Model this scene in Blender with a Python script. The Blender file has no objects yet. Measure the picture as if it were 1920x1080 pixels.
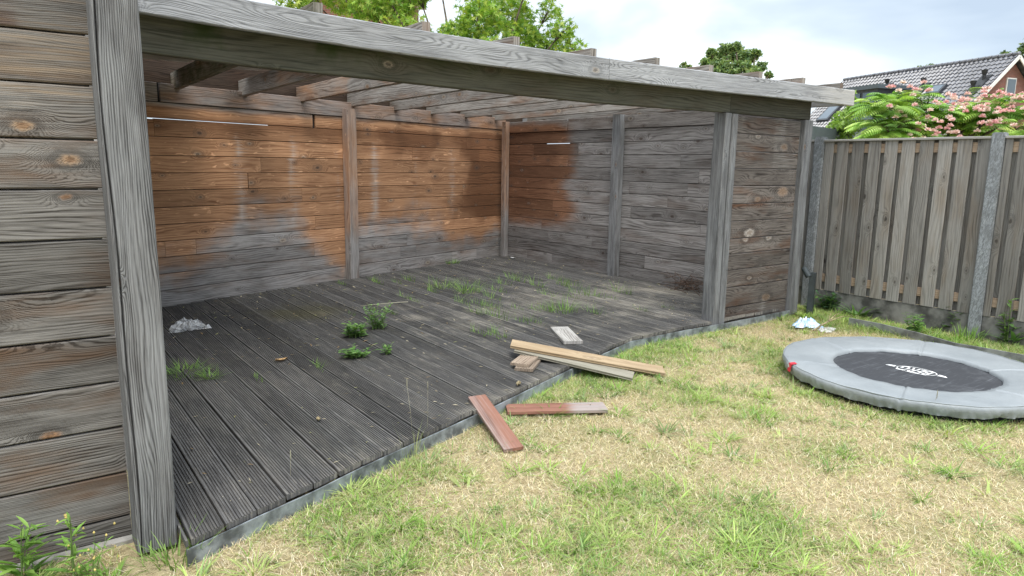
import bpy, bmesh, math, random
import numpy as np
from mathutils import Vector, Matrix
SC = bpy.context.scene
COL = SC.collection
R = math.radians
random.seed(7)
RNG = np.random.default_rng(11)

# ------------------------------------------------------------------ camera
FPX = 1317.4                       # focal length in pixels of the 1920 px wide frame
EYE = np.array([0.0, 0.0, 1.6])
def cam_axes(yaw, pitch, roll):
    f = np.array([math.sin(yaw)*math.cos(pitch), math.cos(yaw)*math.cos(pitch), -math.sin(pitch)])
    r = np.cross(f, [0, 0, 1]); r /= np.linalg.norm(r); u = np.cross(r, f)
    c, s = math.cos(roll), math.sin(roll)
    return c*r+s*u, -s*r+c*u, f
CR, CU, CF = cam_axes(R(35.639), R(9.918), R(0.8987))
cd = bpy.data.cameras.new('camera'); cam = bpy.data.objects.new('camera', cd); COL.objects.link(cam)
cd.sensor_width = 36.0; cd.lens = FPX/1920*36; cd.clip_start = 0.05; cd.clip_end = 2000
cam.matrix_world = Matrix(((CR[0], CU[0], -CF[0], EYE[0]), (CR[1], CU[1], -CF[1], EYE[1]), (CR[2], CU[2], -CF[2], EYE[2]), (0, 0, 0, 1)))
SC.camera = cam
def ray(x, y): return CF + CR*((x-960)/FPX) - CU*((y-540)/FPX)
def G(x, y, z=0.0):
    d = ray(x, y); return EYE + d*((z-EYE[2])/d[2])
def A(x, y, depth): return EYE + ray(x, y)*depth
def onx(x, y, X): d = ray(x, y); return EYE + d*(X/d[0])

# ------------------------------------------------------------------ light
SUN_EL, SUN_AZ = R(63), R(205)      # azimuth measured clockwise from +Y
world = bpy.data.worlds.new('World'); SC.world = world; world.use_nodes = True
wn = world.node_tree; wn.nodes.clear()
SKY_STRENGTH = 0.10
def wnode(t, **k):
    n = wn.nodes.new(t)
    for a, b in k.items(): setattr(n, a, b)
    return n
w_out = wnode('ShaderNodeOutputWorld'); w_bg = wnode('ShaderNodeBackground'); w_sky = wnode('ShaderNodeTexSky')
w_sky.sky_type = 'NISHITA'; w_sky.sun_disc = False; w_sky.sun_elevation = SUN_EL; w_sky.sun_rotation = SUN_AZ
w_bg.inputs['Strength'].default_value = SKY_STRENGTH
w_tc = wnode('ShaderNodeTexCoord'); w_map = wnode('ShaderNodeMapping')
w_map.inputs['Scale'].default_value = (1.0, 1.0, 2.6); w_map.inputs['Rotation'].default_value = (0, 0, R(28))
w_n = wnode('ShaderNodeTexNoise'); w_n.inputs['Scale'].default_value = 2.1; w_n.inputs['Detail'].default_value = 5; w_n.inputs['Roughness'].default_value = 0.48
w_n.inputs['Distortion'].default_value = 0.25
w_cr = wnode('ShaderNodeValToRGB')
e = w_cr.color_ramp.elements
e[0].position = 0.36; e[0].color = (2.95, 3.55, 4.3, 1)       # grey-blue cloud base
e[1].position = 0.58; e[1].color = (6.2, 6.5, 6.7, 1)    # bright thin cloud
m_ = e.new(0.47); m_.color = (4.0, 4.6, 5.2, 1)
w_mix = wnode('ShaderNodeMix'); w_mix.data_type = 'RGBA'; w_mix.inputs[0].default_value = 0.93
L = wn.links.new
L(w_tc.outputs['Generated'], w_map.inputs['Vector']); L(w_map.outputs['Vector'], w_n.inputs['Vector']); L(w_n.outputs['Fac'], w_cr.inputs['Fac'])
# an overcast sky is brighter overhead than near the horizon
w_sep = wnode('ShaderNodeSeparateXYZ'); L(w_tc.outputs['Generated'], w_sep.inputs[0])
w_mr = wnode('ShaderNodeMapRange'); w_mr.interpolation_type = 'SMOOTHSTEP'; L(w_sep.outputs[2], w_mr.inputs[0])
for i_, v_ in enumerate((0.30, 0.95, 1.0, 2.3)): w_mr.inputs[i_+1].default_value = v_
w_mul = wnode('ShaderNodeVectorMath'); w_mul.operation = 'SCALE'; L(w_cr.outputs['Color'], w_mul.inputs[0]); L(w_mr.outputs[0], w_mul.inputs['Scale'])
L(w_sky.outputs['Color'], w_mix.inputs[6]); L(w_mul.outputs[0], w_mix.inputs[7]); L(w_mix.outputs[2], w_bg.inputs['Color']); L(w_bg.outputs['Background'], w_out.inputs['Surface'])
sd = bpy.data.lights.new('sun', 'SUN'); sd.energy = 1.5; sd.angle = R(26); sd.color = (1.0, 0.95, 0.87)
sun = bpy.data.objects.new('sun', sd); COL.objects.link(sun)
sv = Vector((math.sin(SUN_AZ)*math.cos(SUN_EL), math.cos(SUN_AZ)*math.cos(SUN_EL), math.sin(SUN_EL)))
sun.rotation_euler = sv.to_track_quat('Z', 'Y').to_euler(); sun.location = (-3, -6, 12)
vs = SC.view_settings
vs.view_transform = 'Standard'; vs.look = 'None'; vs.exposure = 1.08; vs.gamma = 1.0
try: vs.use_curve_mapping = False
except Exception: pass
SC.cycles.max_bounces = 8; SC.cycles.diffuse_bounces = 5; SC.cycles.transparent_max_bounces = 16
SC.cycles.sample_clamp_indirect = 6

# ------------------------------------------------------------------ node helper
class NT:
    def __init__(s, name, rough=0.85, spec=0.25):
        s.mat = bpy.data.materials.new(name); s.mat.use_nodes = True
        s.t = s.mat.node_tree; s.b = s.t.nodes['Principled BSDF']; s.out = s.t.nodes['Material Output']
        s.b.inputs['Roughness'].default_value = rough; s.b.inputs['Specular IOR Level'].default_value = spec
    def n(s, t): return s.t.nodes.new(t)
    def put(s, sock, v):
        if hasattr(v, 'is_linked') or isinstance(v, bpy.types.NodeSocket): s.t.links.new(v, sock)
        elif isinstance(v, (tuple, list)) and len(v) == 3 and sock.type == 'RGBA': sock.default_value = (*v, 1)
        else: sock.default_value = v
    def m(s, op, a, b=0.0, c=None, clamp=False):
        n = s.n('ShaderNodeMath'); n.operation = op; n.use_clamp = clamp
        s.put(n.inputs[0], a); s.put(n.inputs[1], b)
        if c is not None: s.put(n.inputs[2], c)
        return n.outputs[0]
    def sstep(s, x, lo, hi):
        n = s.n('ShaderNodeMapRange'); n.interpolation_type = 'SMOOTHSTEP'
        s.put(n.inputs[0], x); s.put(n.inputs[1], lo); s.put(n.inputs[2], hi); return n.outputs[0]
    def rng(s, x, a, b, c, d):
        n = s.n('ShaderNodeMapRange')
        for i, v in enumerate((x, a, b, c, d)): s.put(n.inputs[i], v)
        return n.outputs[0]
    def xyz(s, x, y, z=0.0):
        n = s.n('ShaderNodeCombineXYZ'); s.put(n.inputs[0], x); s.put(n.inputs[1], y); s.put(n.inputs[2], z); return n.outputs[0]
    def sep(s, v):
        n = s.n('ShaderNodeSeparateXYZ'); s.put(n.inputs[0], v); return n.outputs[0], n.outputs[1], n.outputs[2]
    def noise(s, v, scale=1.0, detail=2.0, rough=0.5, dist=0.0):
        n = s.n('ShaderNodeTexNoise'); s.put(n.inputs['Vector'], v)
        n.inputs['Scale'].default_value = scale; n.inputs['Detail'].default_value = detail
        n.inputs['Roughness'].default_value = rough; n.inputs['Distortion'].default_value = dist
        return n.outputs['Fac']
    def vor(s, v, scale=1.0, rand=1.0, dims='2D'):
        n = s.n('ShaderNodeTexVoronoi'); n.voronoi_dimensions = dims
        s.put(n.inputs['Vector'], v); n.inputs['Scale'].default_value = scale; n.inputs['Randomness'].default_value = rand
        return n.outputs['Distance'], n.outputs['Color']
    def mix(s, f, a, b, mode='MIX'):
        n = s.n('ShaderNodeMix'); n.data_type = 'RGBA'; n.blend_type = mode
        s.put(n.inputs[0], f); s.put(n.inputs[6], a); s.put(n.inputs[7], b); return n.outputs[2]
    def uv(s):
        n = s.n('ShaderNodeUVMap'); n.uv_map = 'UVMap'; return n.outputs[0]
    def obj(s): return s.n('ShaderNodeTexCoord').outputs['Object']
    def attr(s, name='wc'):
        n = s.n('ShaderNodeAttribute'); n.attribute_name = name; return n.outputs['Color'], n.outputs['Alpha']
    def rgb(s, c):
        n = s.n('ShaderNodeSeparateColor'); s.put(n.inputs[0], c); return n.outputs[0], n.outputs[1], n.outputs[2]
    def bump(s, h, strength=0.4, dist=0.004):
        n = s.n('ShaderNodeBump'); s.put(n.inputs['Height'], h); n.inputs['Strength'].default_value = strength
        n.inputs['Distance'].default_value = dist; s.t.links.new(n.outputs[0], s.b.inputs['Normal'])
    def col(s, c): s.put(s.b.inputs['Base Color'], c); return s.mat

def plain(name, c, rough=0.7, spec=0.3, metal=0.0, var=0.12, scale=6.0, bump=0.0):
    t = NT(name, rough, spec); t.b.inputs['Metallic'].default_value = metal
    f = t.noise(t.obj(), scale, 4, 0.6)
    lo = tuple(max(0, x*(1-var*2.2)) for x in c); hi = tuple(min(1, x*(1+var*1.6)) for x in c)
    if bump: t.bump(t.noise(t.obj(), scale*8, 3), bump)
    return t.col(t.mix(t.sstep(f, 0.3, 0.7), lo, hi))

def wood(name, light, dark, brown=(0.10, 0.06, 0.035), brown_amt=0.4, rings=38.0, knot=0.55, knot_col=(0.30, 0.17, 0.09), pale_knot=(0.42, 0.34, 0.26),
         orange=(0.50, 0.280, 0.155), orange_dark=(0.215, 0.102, 0.053), moss=(0.030, 0.048, 0.012), pale=(0.52, 0.50, 0.47), contrast=1.0, bump=0.5, kscale=1.0, wild=0.55, ksize=1.0, kmix=0.30, kring=0.42):
    """weathered softwood: growth rings that flow round knots, fibres, blotches; wc = (board random, orange, moss, pale streak)"""
    t = NT(name, 0.86, 0.18)
    u, v, _ = t.sep(t.uv()); c, al = t.attr(); r, og, ms = t.rgb(c)
    off = t.m('MULTIPLY', r, 57.0)
    n1 = t.noise(t.xyz(t.m('MULTIPLY', u, 0.85), t.m('MULTIPLY', v, 5.5), off), 1.0, 2.5, 0.45)
    d, vc = t.vor(t.xyz(t.m('MULTIPLY_ADD', u, 2.5*kscale, t.m('MULTIPLY', r, 31.0)), t.m('MULTIPLY_ADD', v, 4.6*kscale, t.m('MULTIPLY', r, 17.0))))
    k1, k2, k3 = t.rgb(vc)
    on = t.m('LESS_THAN', k1, knot)
    size = t.m('MULTIPLY_ADD', k2, 0.8*ksize, 0.5*ksize)
    dn = t.m('ADD', t.m('DIVIDE', d, size), t.m('MULTIPLY', t.m('SUBTRACT', t.noise(t.xyz(t.m('MULTIPLY', u, 26.0), t.m('MULTIPLY', v, 42.0), off), 1.0, 3, 0.6), 0.5), 0.10))
    K = t.m('MULTIPLY', t.m('EXPONENT', t.m('MULTIPLY', t.m('MULTIPLY', dn, dn), -22.0)), on)
    warp = t.noise(t.xyz(t.m('MULTIPLY', u, 3.0), t.m('MULTIPLY', v, 14.0), off), 1.0, 3, 0.5)
    field = t.m('ADD', t.m('MULTIPLY_ADD', n1, 0.95*wild, t.m('MULTIPLY', v, 2.2)), t.m('MULTIPLY_ADD', K, kring, t.m('MULTIPLY', warp, 0.035)))
    sn = t.m('SINE', t.m('MULTIPLY', field, t.m('MULTIPLY_ADD', t.m('FRACT', t.m('MULTIPLY', r, 13.7)), rings*2.6, rings*2.4)))
    ring = t.m('POWER', t.m('MULTIPLY_ADD', sn, 0.5, 0.5, clamp=True), 2.4)
    rm = t.noise(t.xyz(t.m('MULTIPLY', u, 2.0), t.m('MULTIPLY', v, 16.0), t.m('ADD', off, 41.0)), 1.0, 3, 0.6)
    ring = t.m('MULTIPLY', ring, t.m('MULTIPLY_ADD', t.sstep(rm, 0.30, 0.70), 1.0, 0.30), clamp=True)
    fib = t.noise(t.xyz(t.m('MULTIPLY', u, 3.5), t.m('MULTIPLY', v, 260.0), off), 1.0, 3, 0.65)
    fib2 = t.noise(t.xyz(t.m('MULTIPLY', u, 1.6), t.m('MULTIPLY', v, 95.0), t.m('ADD', off, 9.0)), 1.0, 5, 0.7)
    smud = t.noise(t.xyz(t.m('MULTIPLY', u, 2.2), t.m('MULTIPLY', v, 11.0), t.m('ADD', off, 61.0)), 1.0, 5, 0.65)
    fine = t.noise(t.xyz(t.m('MULTIPLY', u, 12.0), t.m('MULTIPLY', v, 480.0), off), 1.0, 2, 0.6)
    dk = t.m('ADD', t.m('MULTIPLY', ring, 0.36), t.m('ADD', t.m('MULTIPLY', t.sstep(fib, 0.34, 0.70), 0.26), t.m('ADD', t.m('MULTIPLY', t.sstep(fib2, 0.36, 0.68), 0.26), t.m('ADD', t.m('MULTIPLY', t.sstep(smud, 0.36, 0.70), 0.26), t.m('MULTIPLY', t.m('SUBTRACT', fine, 0.42), 0.5)))))
    dk = t.m('MULTIPLY', t.m('SUBTRACT', dk, 0.06), contrast*1.18, clamp=True)
    col = t.mix(dk, light, dark)
    blot = t.noise(t.xyz(t.m('MULTIPLY', u, 1.5), t.m('MULTIPLY', v, 6.0), t.m('ADD', off, 3.0)), 1.0, 4, 0.6)
    col = t.mix(t.m('MULTIPLY', t.sstep(blot, 0.46, 0.74), brown_amt), col, t.mix(ring, brown, tuple(x*0.5 for x in brown)))
    # unweathered orange wood
    on2 = t.m('ADD', og, t.m('MULTIPLY', t.m('SUBTRACT', blot, 0.5), 0.9))
    om = t.m('MULTIPLY', t.sstep(on2, 0.10, 0.90), t.m('GREATER_THAN', og, 0.02))
    oc = t.mix(t.m('MULTIPLY_ADD', ring, 0.50, t.m('ADD', t.m('MULTIPLY', t.sstep(fib2, 0.35, 0.72), 0.40), t.m('MULTIPLY', t.sstep(smud, 0.40, 0.70), 0.35)), clamp=True), orange, orange_dark)
    oc = t.mix(t.m('MULTIPLY', t.sstep(t.noise(t.xyz(t.m('MULTIPLY', u, 6.0), t.m('MULTIPLY', v, 26.0), off), 1.0, 3, 0.6, 0.6), 0.60, 0.74), 0.55), oc, tuple(min(1, x*2.0+0.03) for x in orange))
    oc = t.mix(t.m('MULTIPLY', t.sstep(t.m('ADD', og, t.m('MULTIPLY', t.m('SUBTRACT', blot, 0.5), 0.5)), 1.0, 1.75), 0.85), oc, t.mix(ring, tuple(o_*f_ for o_, f_ in zip(orange, (0.34, 0.27, 0.24))), tuple(o_*0.4 for o_ in orange_dark)))  # high orange values: dark red-brown, carrying the back wall's painted shade too
    col = t.mix(om, col, oc)
    # moss / algae
    mn = t.noise(t.xyz(t.m('MULTIPLY', u, 7.0), t.m('MULTIPLY', v, 9.0), off), 1.0, 4, 0.65)
    col = t.mix(t.m('MULTIPLY', t.sstep(t.m('ADD', ms, t.m('MULTIPLY', t.m('SUBTRACT', mn, 0.5), 0.9)), 0.15, 0.80), 0.85), col, moss)
    # pale bloom and scratches
    pn = t.noise(t.xyz(t.m('MULTIPLY', u, 2.2), t.m('MULTIPLY', v, 70.0), t.m('ADD', off, 5.0)), 1.0, 5, 0.7)
    col = t.mix(t.m('MULTIPLY', t.sstep(t.m('ADD', al, t.m('MULTIPLY', t.m('SUBTRACT', pn, 0.5), 1.3)), 0.35, 1.05), 0.7), col, pale)
    # knot heart with a pale or a red ring
    halo = t.m('MULTIPLY', t.m('SUBTRACT', 1.0, t.sstep(t.m('ABSOLUTE', t.m('SUBTRACT', dn, 0.15)), 0.02, 0.06)), on)
    col = t.mix(t.m('MULTIPLY', halo, 0.28), col, tuple(x*0.6 for x in dark))
    core = t.m('MULTIPLY', t.m('SUBTRACT', 1.0, t.sstep(dn, 0.05, 0.13)), on)
    rim = t.m('MULTIPLY', t.m('SUBTRACT', 1.0, t.sstep(dn, 0.03, 0.07)), on)
    kc = t.mix(t.m('GREATER_THAN', k3, 0.5), knot_col, pale_knot)
    col = t.mix(t.m('MULTIPLY', core, t.m('MULTIPLY_ADD', k2, 0.40, kmix)), col, t.mix(t.m('MULTIPLY', t.sstep(t.noise(t.xyz(t.m('MULTIPLY', u, 60.0), t.m('MULTIPLY', v, 90.0), off), 1.0, 3, 0.6), 0.42, 0.62), 0.6), kc, dark))
    col = t.mix(t.m('MULTIPLY', rim, 0.6), col, tuple(x*0.45 for x in knot_col))
    # drying checks: short dark splits along the grain
    ck = t.noise(t.xyz(t.m('MULTIPLY', u, 2.4), t.m('MULTIPLY', v, 120.0), t.m('ADD', off, 21.0)), 1.0, 1, 0.5)
    col = t.mix(t.m('MULTIPLY', t.sstep(ck, 0.74, 0.80), 0.7), col, tuple(x*0.25 for x in dark))
    br = t.m('MULTIPLY_ADD', t.m('FRACT', t.m('MULTIPLY', r, 7.31)), 0.5, 0.75)
    col = t.mix(1.0, col, t.xyz(br, br, br), 'MULTIPLY')
    h = t.m('SUBTRACT', 1.0, t.m('ADD', t.m('MULTIPLY', ring, 0.5), t.m('MULTIPLY', fib, 0.5)))
    t.bump(h, bump, 0.004)
    return t.col(col)

M = {}
M['front_wood'] = wood('weathered_cladding', (0.265, 0.252, 0.238), (0.036, 0.031, 0.027), brown=(0.15, 0.092, 0.058), brown_amt=0.9, rings=86, knot=0.46, contrast=1.08, ksize=1.0, kmix=0.5, kring=0.24, wild=0.42, kscale=0.9, knot_col=(0.36, 0.19, 0.095), pale_knot=(0.40, 0.27, 0.17), pale=(0.40, 0.29, 0.19), orange=(0.085, 0.030, 0.017), orange_dark=(0.04, 0.015, 0.009))
M['post_wood'] = wood('silvered_post', (0.345, 0.35, 0.358), (0.070, 0.069, 0.070), brown_amt=0.12, rings=120, knot=0.14, contrast=1.1, bump=0.8, wild=0.32, kring=0.2)
M['fascia_wood'] = wood('silvered_fascia', (0.43, 0.435, 0.452), (0.105, 0.106, 0.110), brown_amt=0.08, rings=60, knot=0.35, knot_col=(0.2, 0.18, 0.16), contrast=0.95, bump=0.7, wild=0.9, kring=0.3)
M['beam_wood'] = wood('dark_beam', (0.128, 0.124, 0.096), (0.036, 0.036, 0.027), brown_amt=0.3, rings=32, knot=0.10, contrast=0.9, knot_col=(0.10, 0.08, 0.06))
M['inner_wood'] = wood('inner_cladding', (0.40, 0.38, 0.37), (0.105, 0.095, 0.089), brown=(0.16, 0.09, 0.05), brown_amt=0.45, rings=30, knot=0.34, contrast=1.0, kscale=1.15, knot_col=(0.13, 0.09, 0.07))
M['rafter_wood'] = wood('rafter_timber', (0.40, 0.37, 0.335), (0.095, 0.076, 0.062), brown=(0.20, 0.10, 0.05), brown_amt=0.7, rings=30, knot=0.35)
M['wing_wood'] = wood('wing_cladding', (0.215, 0.188, 0.17), (0.030, 0.024, 0.021), brown=(0.115, 0.06, 0.036), brown_amt=0.95, rings=34, knot=0.55, knot_col=(0.34, 0.23, 0.155), pale_knot=(0.70, 0.64, 0.58), contrast=1.0, ksize=1.7, wild=0.9, kscale=0.9)
M['fence_wood'] = wood('fence_boards', (0.315, 0.30, 0.28), (0.095, 0.087, 0.078), brown=(0.20, 0.14, 0.085), brown_amt=0.4, rings=26, knot=0.35, knot_col=(0.06, 0.05, 0.045), pale_knot=(0.16, 0.14, 0.12), contrast=0.75, bump=0.35, kscale=1.3)
M['fence_rail'] = wood('fence_rail', (0.44, 0.33, 0.24), (0.22, 0.15, 0.10), brown_amt=0.3, rings=24, knot=0.2, contrast=0.7)
M['tan_wood'] = wood('tan_plank', (0.45, 0.345, 0.225), (0.21, 0.145, 0.085), brown=(0.30, 0.19, 0.1), brown_amt=0.4, rings=40, knot=0.2, contrast=0.8)
M['grey_wood'] = wood('grey_plank', (0.47, 0.44, 0.36), (0.20, 0.18, 0.14), brown_amt=0.2, rings=40, knot=0.2, contrast=0.9, moss=(0.10, 0.11, 0.05))
M['stub_wood'] = wood('striped_stub', (0.55, 0.53, 0.50), (0.17, 0.155, 0.14), brown_amt=0.1, rings=40, knot=0.0, contrast=1.05)
M['red_wood'] = wood('red_hardwood', (0.285, 0.145, 0.105), (0.12, 0.052, 0.038), brown=(0.24, 0.12, 0.085), brown_amt=0.6, rings=10, knot=0.0, contrast=0.75, pale=(0.34, 0.33, 0.32), bump=0.3)
M['brown_wood'] = wood('brown_offcut', (0.40, 0.32, 0.25), (0.17, 0.125, 0.09), brown_amt=0.3, rings=20, knot=0.0, contrast=0.8)

def deck_material():
    t = NT('deck_boards', 0.82, 0.25)
    u, v, _ = t.sep(t.uv()); c, al = t.attr(); r, og, ms = t.rgb(c); off = t.m('MULTIPLY', r, 57.0)
    fib = t.noise(t.xyz(t.m('MULTIPLY', u, 4.0), t.m('MULTIPLY', v, 160.0), off), 1.0, 4, 0.7)
    blot = t.noise(t.xyz(t.m('MULTIPLY', u, 2.0), t.m('MULTIPLY', v, 5.0), off), 1.0, 5, 0.65)
    col = t.mix(t.sstep(fib, 0.3, 0.75), (0.128, 0.124, 0.121), (0.023, 0.0225, 0.023))
    col = t.mix(t.m('MULTIPLY', t.sstep(blot, 0.42, 0.72), 0.35), col, (0.17, 0.158, 0.14))
    w = t.noise(t.obj(), 1.6, 5, 0.68); w2 = t.noise(t.xyz(t.m('MULTIPLY', u, 3.0), t.m('MULTIPLY', v, 60.0), off), 1.0, 5, 0.7)
    pm = t.m('ADD', al, t.m('ADD', t.m('MULTIPLY', t.m('SUBTRACT', w, 0.5), 1.5), t.m('MULTIPLY', t.m('SUBTRACT', w2, 0.5), 1.7)))
    col = t.mix(t.m('MULTIPLY', t.sstep(pm, 0.40, 0.95), 0.72), col, (0.34, 0.31, 0.26))
    col = t.mix(t.m('MULTIPLY', t.sstep(t.m('ADD', ms, t.m('MULTIPLY', t.m('SUBTRACT', w, 0.5), 1.2)), 0.3, 0.9), 0.6), col, (0.095, 0.085, 0.035))
    dots = t.noise(t.obj(), 60.0, 2, 0.5)
    col = t.mix(t.m('MULTIPLY', t.sstep(dots, 0.70, 0.76), 0.7), col, (0.36, 0.33, 0.28))
    br = t.m('MULTIPLY_ADD', t.m('FRACT', t.m('MULTIPLY', r, 5.7)), 0.48, 0.80)
    col = t.mix(1.0, col, t.xyz(br, br, br), 'MULTIPLY')
    t.bump(t.m('ADD', fib, t.m('MULTIPLY', blot, 0.5)), 0.5, 0.003)
    return t.col(col)
M['deck'] = deck_material()

def foliage(name, rough=0.55, trans=0.35):
    t = NT(name, rough, 0.3); c, al = t.attr()
    t.put(t.b.inputs['Base Color'], c)
    tr = t.n('ShaderNodeBsdfTranslucent'); t.put(tr.inputs[0], t.mix(1.0, c, (1.25, 1.25, 0.6), 'MULTIPLY'))
    ms = t.n('ShaderNodeMixShader'); ms.inputs[0].default_value = trans
    t.t.links.new(t.b.outputs[0], ms.inputs[1]); t.t.links.new(tr.outputs[0], ms.inputs[2]); t.t.links.new(ms.outputs[0], t.out.inputs[0])
    return t.mat
M['leaf'] = foliage('leaf'); M['blade'] = foliage('grass_blade', 0.7, 0.3)
M['petal'] = foliage('petal', 0.6, 0.0)
M['bark'] = plain('bark', (0.12, 0.095, 0.07), 0.9, 0.1, var=0.3, scale=14, bump=0.5)
M['stem'] = plain('green_stem', (0.16, 0.24, 0.07), 0.7, var=0.2)
M['metal_edge'] = plain('galvanised_edging', (0.235, 0.258, 0.275), 0.55, 0.5, metal=0.25, var=0.3, scale=9)
M['dark'] = plain('black_plastic', (0.02, 0.021, 0.023), 0.5, 0.4, var=0.2)
M['lamp_metal'] = plain('anthracite_metal', (0.045, 0.055, 0.06), 0.4, 0.5, var=0.15)
M['carport'] = plain('anthracite_trim', (0.075, 0.095, 0.11), 0.5, 0.4, var=0.06)
M['white'] = plain('white_paint', (0.66, 0.66, 0.65), 0.5, var=0.03)
M['darkframe'] = plain('dark_window_frame', (0.05, 0.055, 0.065), 0.4, var=0.1)
M['concrete_base'] = plain('concrete', (0.25, 0.24, 0.225), 0.92, 0.1, var=0.2, scale=10, bump=0.4)
M['plinth'] = plain('dark_concrete_panel', (0.17, 0.165, 0.155), 0.92, 0.1, var=0.28, scale=5, bump=0.3)
M['strip'] = plain('grey_edging', (0.20, 0.205, 0.20), 0.8, 0.2, var=0.22, scale=8)
M['sheet'] = plain('roof_underlay', (0.55, 0.54, 0.51), 0.7, var=0.1, scale=4)

def post_concrete():
    t = NT('mottled_concrete_post', 0.9, 0.15); o = t.obj()
    x, y, z = t.sep(o)
    a = t.noise(t.xyz(t.m('MULTIPLY', x, 30.0), t.m('MULTIPLY_ADD', z, 10.0, t.m('MULTIPLY', y, 40.0)), t.m('MULTIPLY', z, 16.0)), 1.0, 6, 0.75, 1.8); b = t.noise(o, 7, 3)
    col = t.mix(t.sstep(a, 0.38, 0.66), (0.16, 0.168, 0.175), (0.36, 0.38, 0.40))
    t.bump(a, 0.5, 0.006)
    return t.col(t.mix(t.m('MULTIPLY', t.sstep(b, 0.45, 0.7), 0.55), col, (0.17, 0.175, 0.18)))
M['post_concrete'] = post_concrete()
def brick_material(name, c1, c2, sc=1.0):
    t = NT(name, 0.9, 0.15); n = t.n('ShaderNodeTexBrick'); t.put(n.inputs['Vector'], t.uv())
    n.inputs['Color1'].default_value = (*c1, 1); n.inputs['Color2'].default_value = (*c2, 1); n.inputs['Mortar'].default_value = (0.24, 0.22, 0.20, 1)
    n.inputs['Scale'].default_value = 1.0*sc; n.inputs['Mortar Size'].default_value = 0.009; n.inputs['Brick Width'].default_value = 0.22; n.inputs['Row Height'].default_value = 0.065
    f = t.noise(t.uv(), 5, 4, 0.6)
    return t.col(t.mix(t.m('MULTIPLY', f, 0.5), n.outputs['Color'], (0.14, 0.045, 0.035)))
M['brick'] = brick_material('red_brick', (0.25, 0.098, 0.074), (0.18, 0.068, 0.055))
M['tiles'] = plain('roof_tiles', (0.125, 0.126, 0.142), 0.28, 0.6, var=0.18, scale=3)
def glass_material():
    t = NT('window_glass', 0.05, 0.8); return t.col((0.07, 0.10, 0.13))
M['glass'] = glass_material()
def pad_material():
    t = NT('grey_vinyl_pad', 0.42, 0.35); o = t.obj()
    a = t.noise(o, 2.2, 5, 0.6); b = t.noise(o, 38, 3, 0.6)
    col = t.mix(t.sstep(a, 0.3, 0.7), (0.235, 0.256, 0.271), (0.30, 0.322, 0.336))
    col = t.mix(t.m('MULTIPLY', t.sstep(b, 0.62, 0.78), 0.35), col, (0.22, 0.23, 0.22))
    t.bump(t.m('ADD', t.noise(o, 6.0, 5, 0.6, 1.2), t.m('MULTIPLY', t.noise(o, 22.0, 3, 0.5, 2.0), 0.35)), 0.30, 0.02)
    return t.col(col)
M['pad'] = pad_material()
def mat_material():
    t = NT('trampoline_mesh_mat', 0.7, 0.3); o = t.obj()
    x, y, z = t.sep(o)
    s1 = t.noise(t.xyz(t.m('MULTIPLY', x, 3.0), t.m('MULTIPLY', y, 40.0), 0.0), 1.0, 5, 0.7, 1.5)
    s2 = t.noise(o, 6.0, 5, 0.7)
    col = t.mix(t.m('MULTIPLY', t.sstep(s1, 0.52, 0.75), 0.5), (0.042, 0.044, 0.050), (0.20, 0.21, 0.23))
    return t.col(t.mix(t.m('MULTIPLY', t.sstep(s2, 0.5, 0.75), 0.35), col, (0.15, 0.155, 0.165)))
M['mat'] = mat_material()
M['logo'] = plain('white_print', (0.72, 0.72, 0.72), 0.6, var=0.12, scale=30)
M['red_tag'] = plain('red_tag', (0.55, 0.03, 0.05), 0.5, var=0.1)
def film(name, c1, c2, alpha):
    t = NT(name, 0.14, 0.8); f = t.noise(t.obj(), 13, 4, 0.6, 0.8)
    t.put(t.b.inputs['Base Color'], t.mix(t.sstep(f, 0.38, 0.62), c1, c2))
    tr = t.n('ShaderNodeBsdfTransparent'); ms = t.n('ShaderNodeMixShader')
    t.put(ms.inputs[0], t.rng(f, 0.3, 0.7, alpha[0], alpha[1]))
    t.t.links.new(tr.outputs[0], ms.inputs[1]); t.t.links.new(t.b.outputs[0], ms.inputs[2]); t.t.links.new(ms.outputs[0], t.out.inputs[0])
    return t.mat
M['clear_film'] = film('clear_plastic_film', (0.75, 0.76, 0.77), (0.95, 0.95, 0.95), (0.15, 0.6))
M['blue_film'] = film('blue_plastic_film', (0.33, 0.52, 0.74), (0.70, 0.80, 0.90), (0.8, 1.0))
M['twig'] = plain('dry_twig', (0.34, 0.28, 0.17), 0.9, 0.1, var=0.25, scale=20)
M['dead_leaf'] = plain('dead_leaf', (0.42, 0.27, 0.13), 0.8, var=0.3, scale=30)
M['rope'] = plain('pale_rope', (0.27, 0.255, 0.19), 0.9, var=0.2)

def ground_material():
    t = NT('dry_lawn_soil', 0.95, 0.1); o = t.obj()
    a = t.noise(o, 1.3, 5, 0.6); b = t.noise(o, 40, 4, 0.7); c = t.noise(o, 150, 2, 0.6)
    col = t.mix(t.sstep(b, 0.3, 0.7), (0.33, 0.265, 0.155), (0.56, 0.475, 0.29))
    col = t.mix(t.m('MULTIPLY', t.sstep(a, 0.45, 0.7), 0.55), col, (0.19, 0.21, 0.065))
    col = t.mix(t.m('MULTIPLY', t.sstep(c, 0.6, 0.75), 0.6), col, (0.12, 0.085, 0.05))
    t.bump(t.m('ADD', b, c), 0.8, 0.02)
    return t.col(col)
M['ground'] = ground_material()

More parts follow.
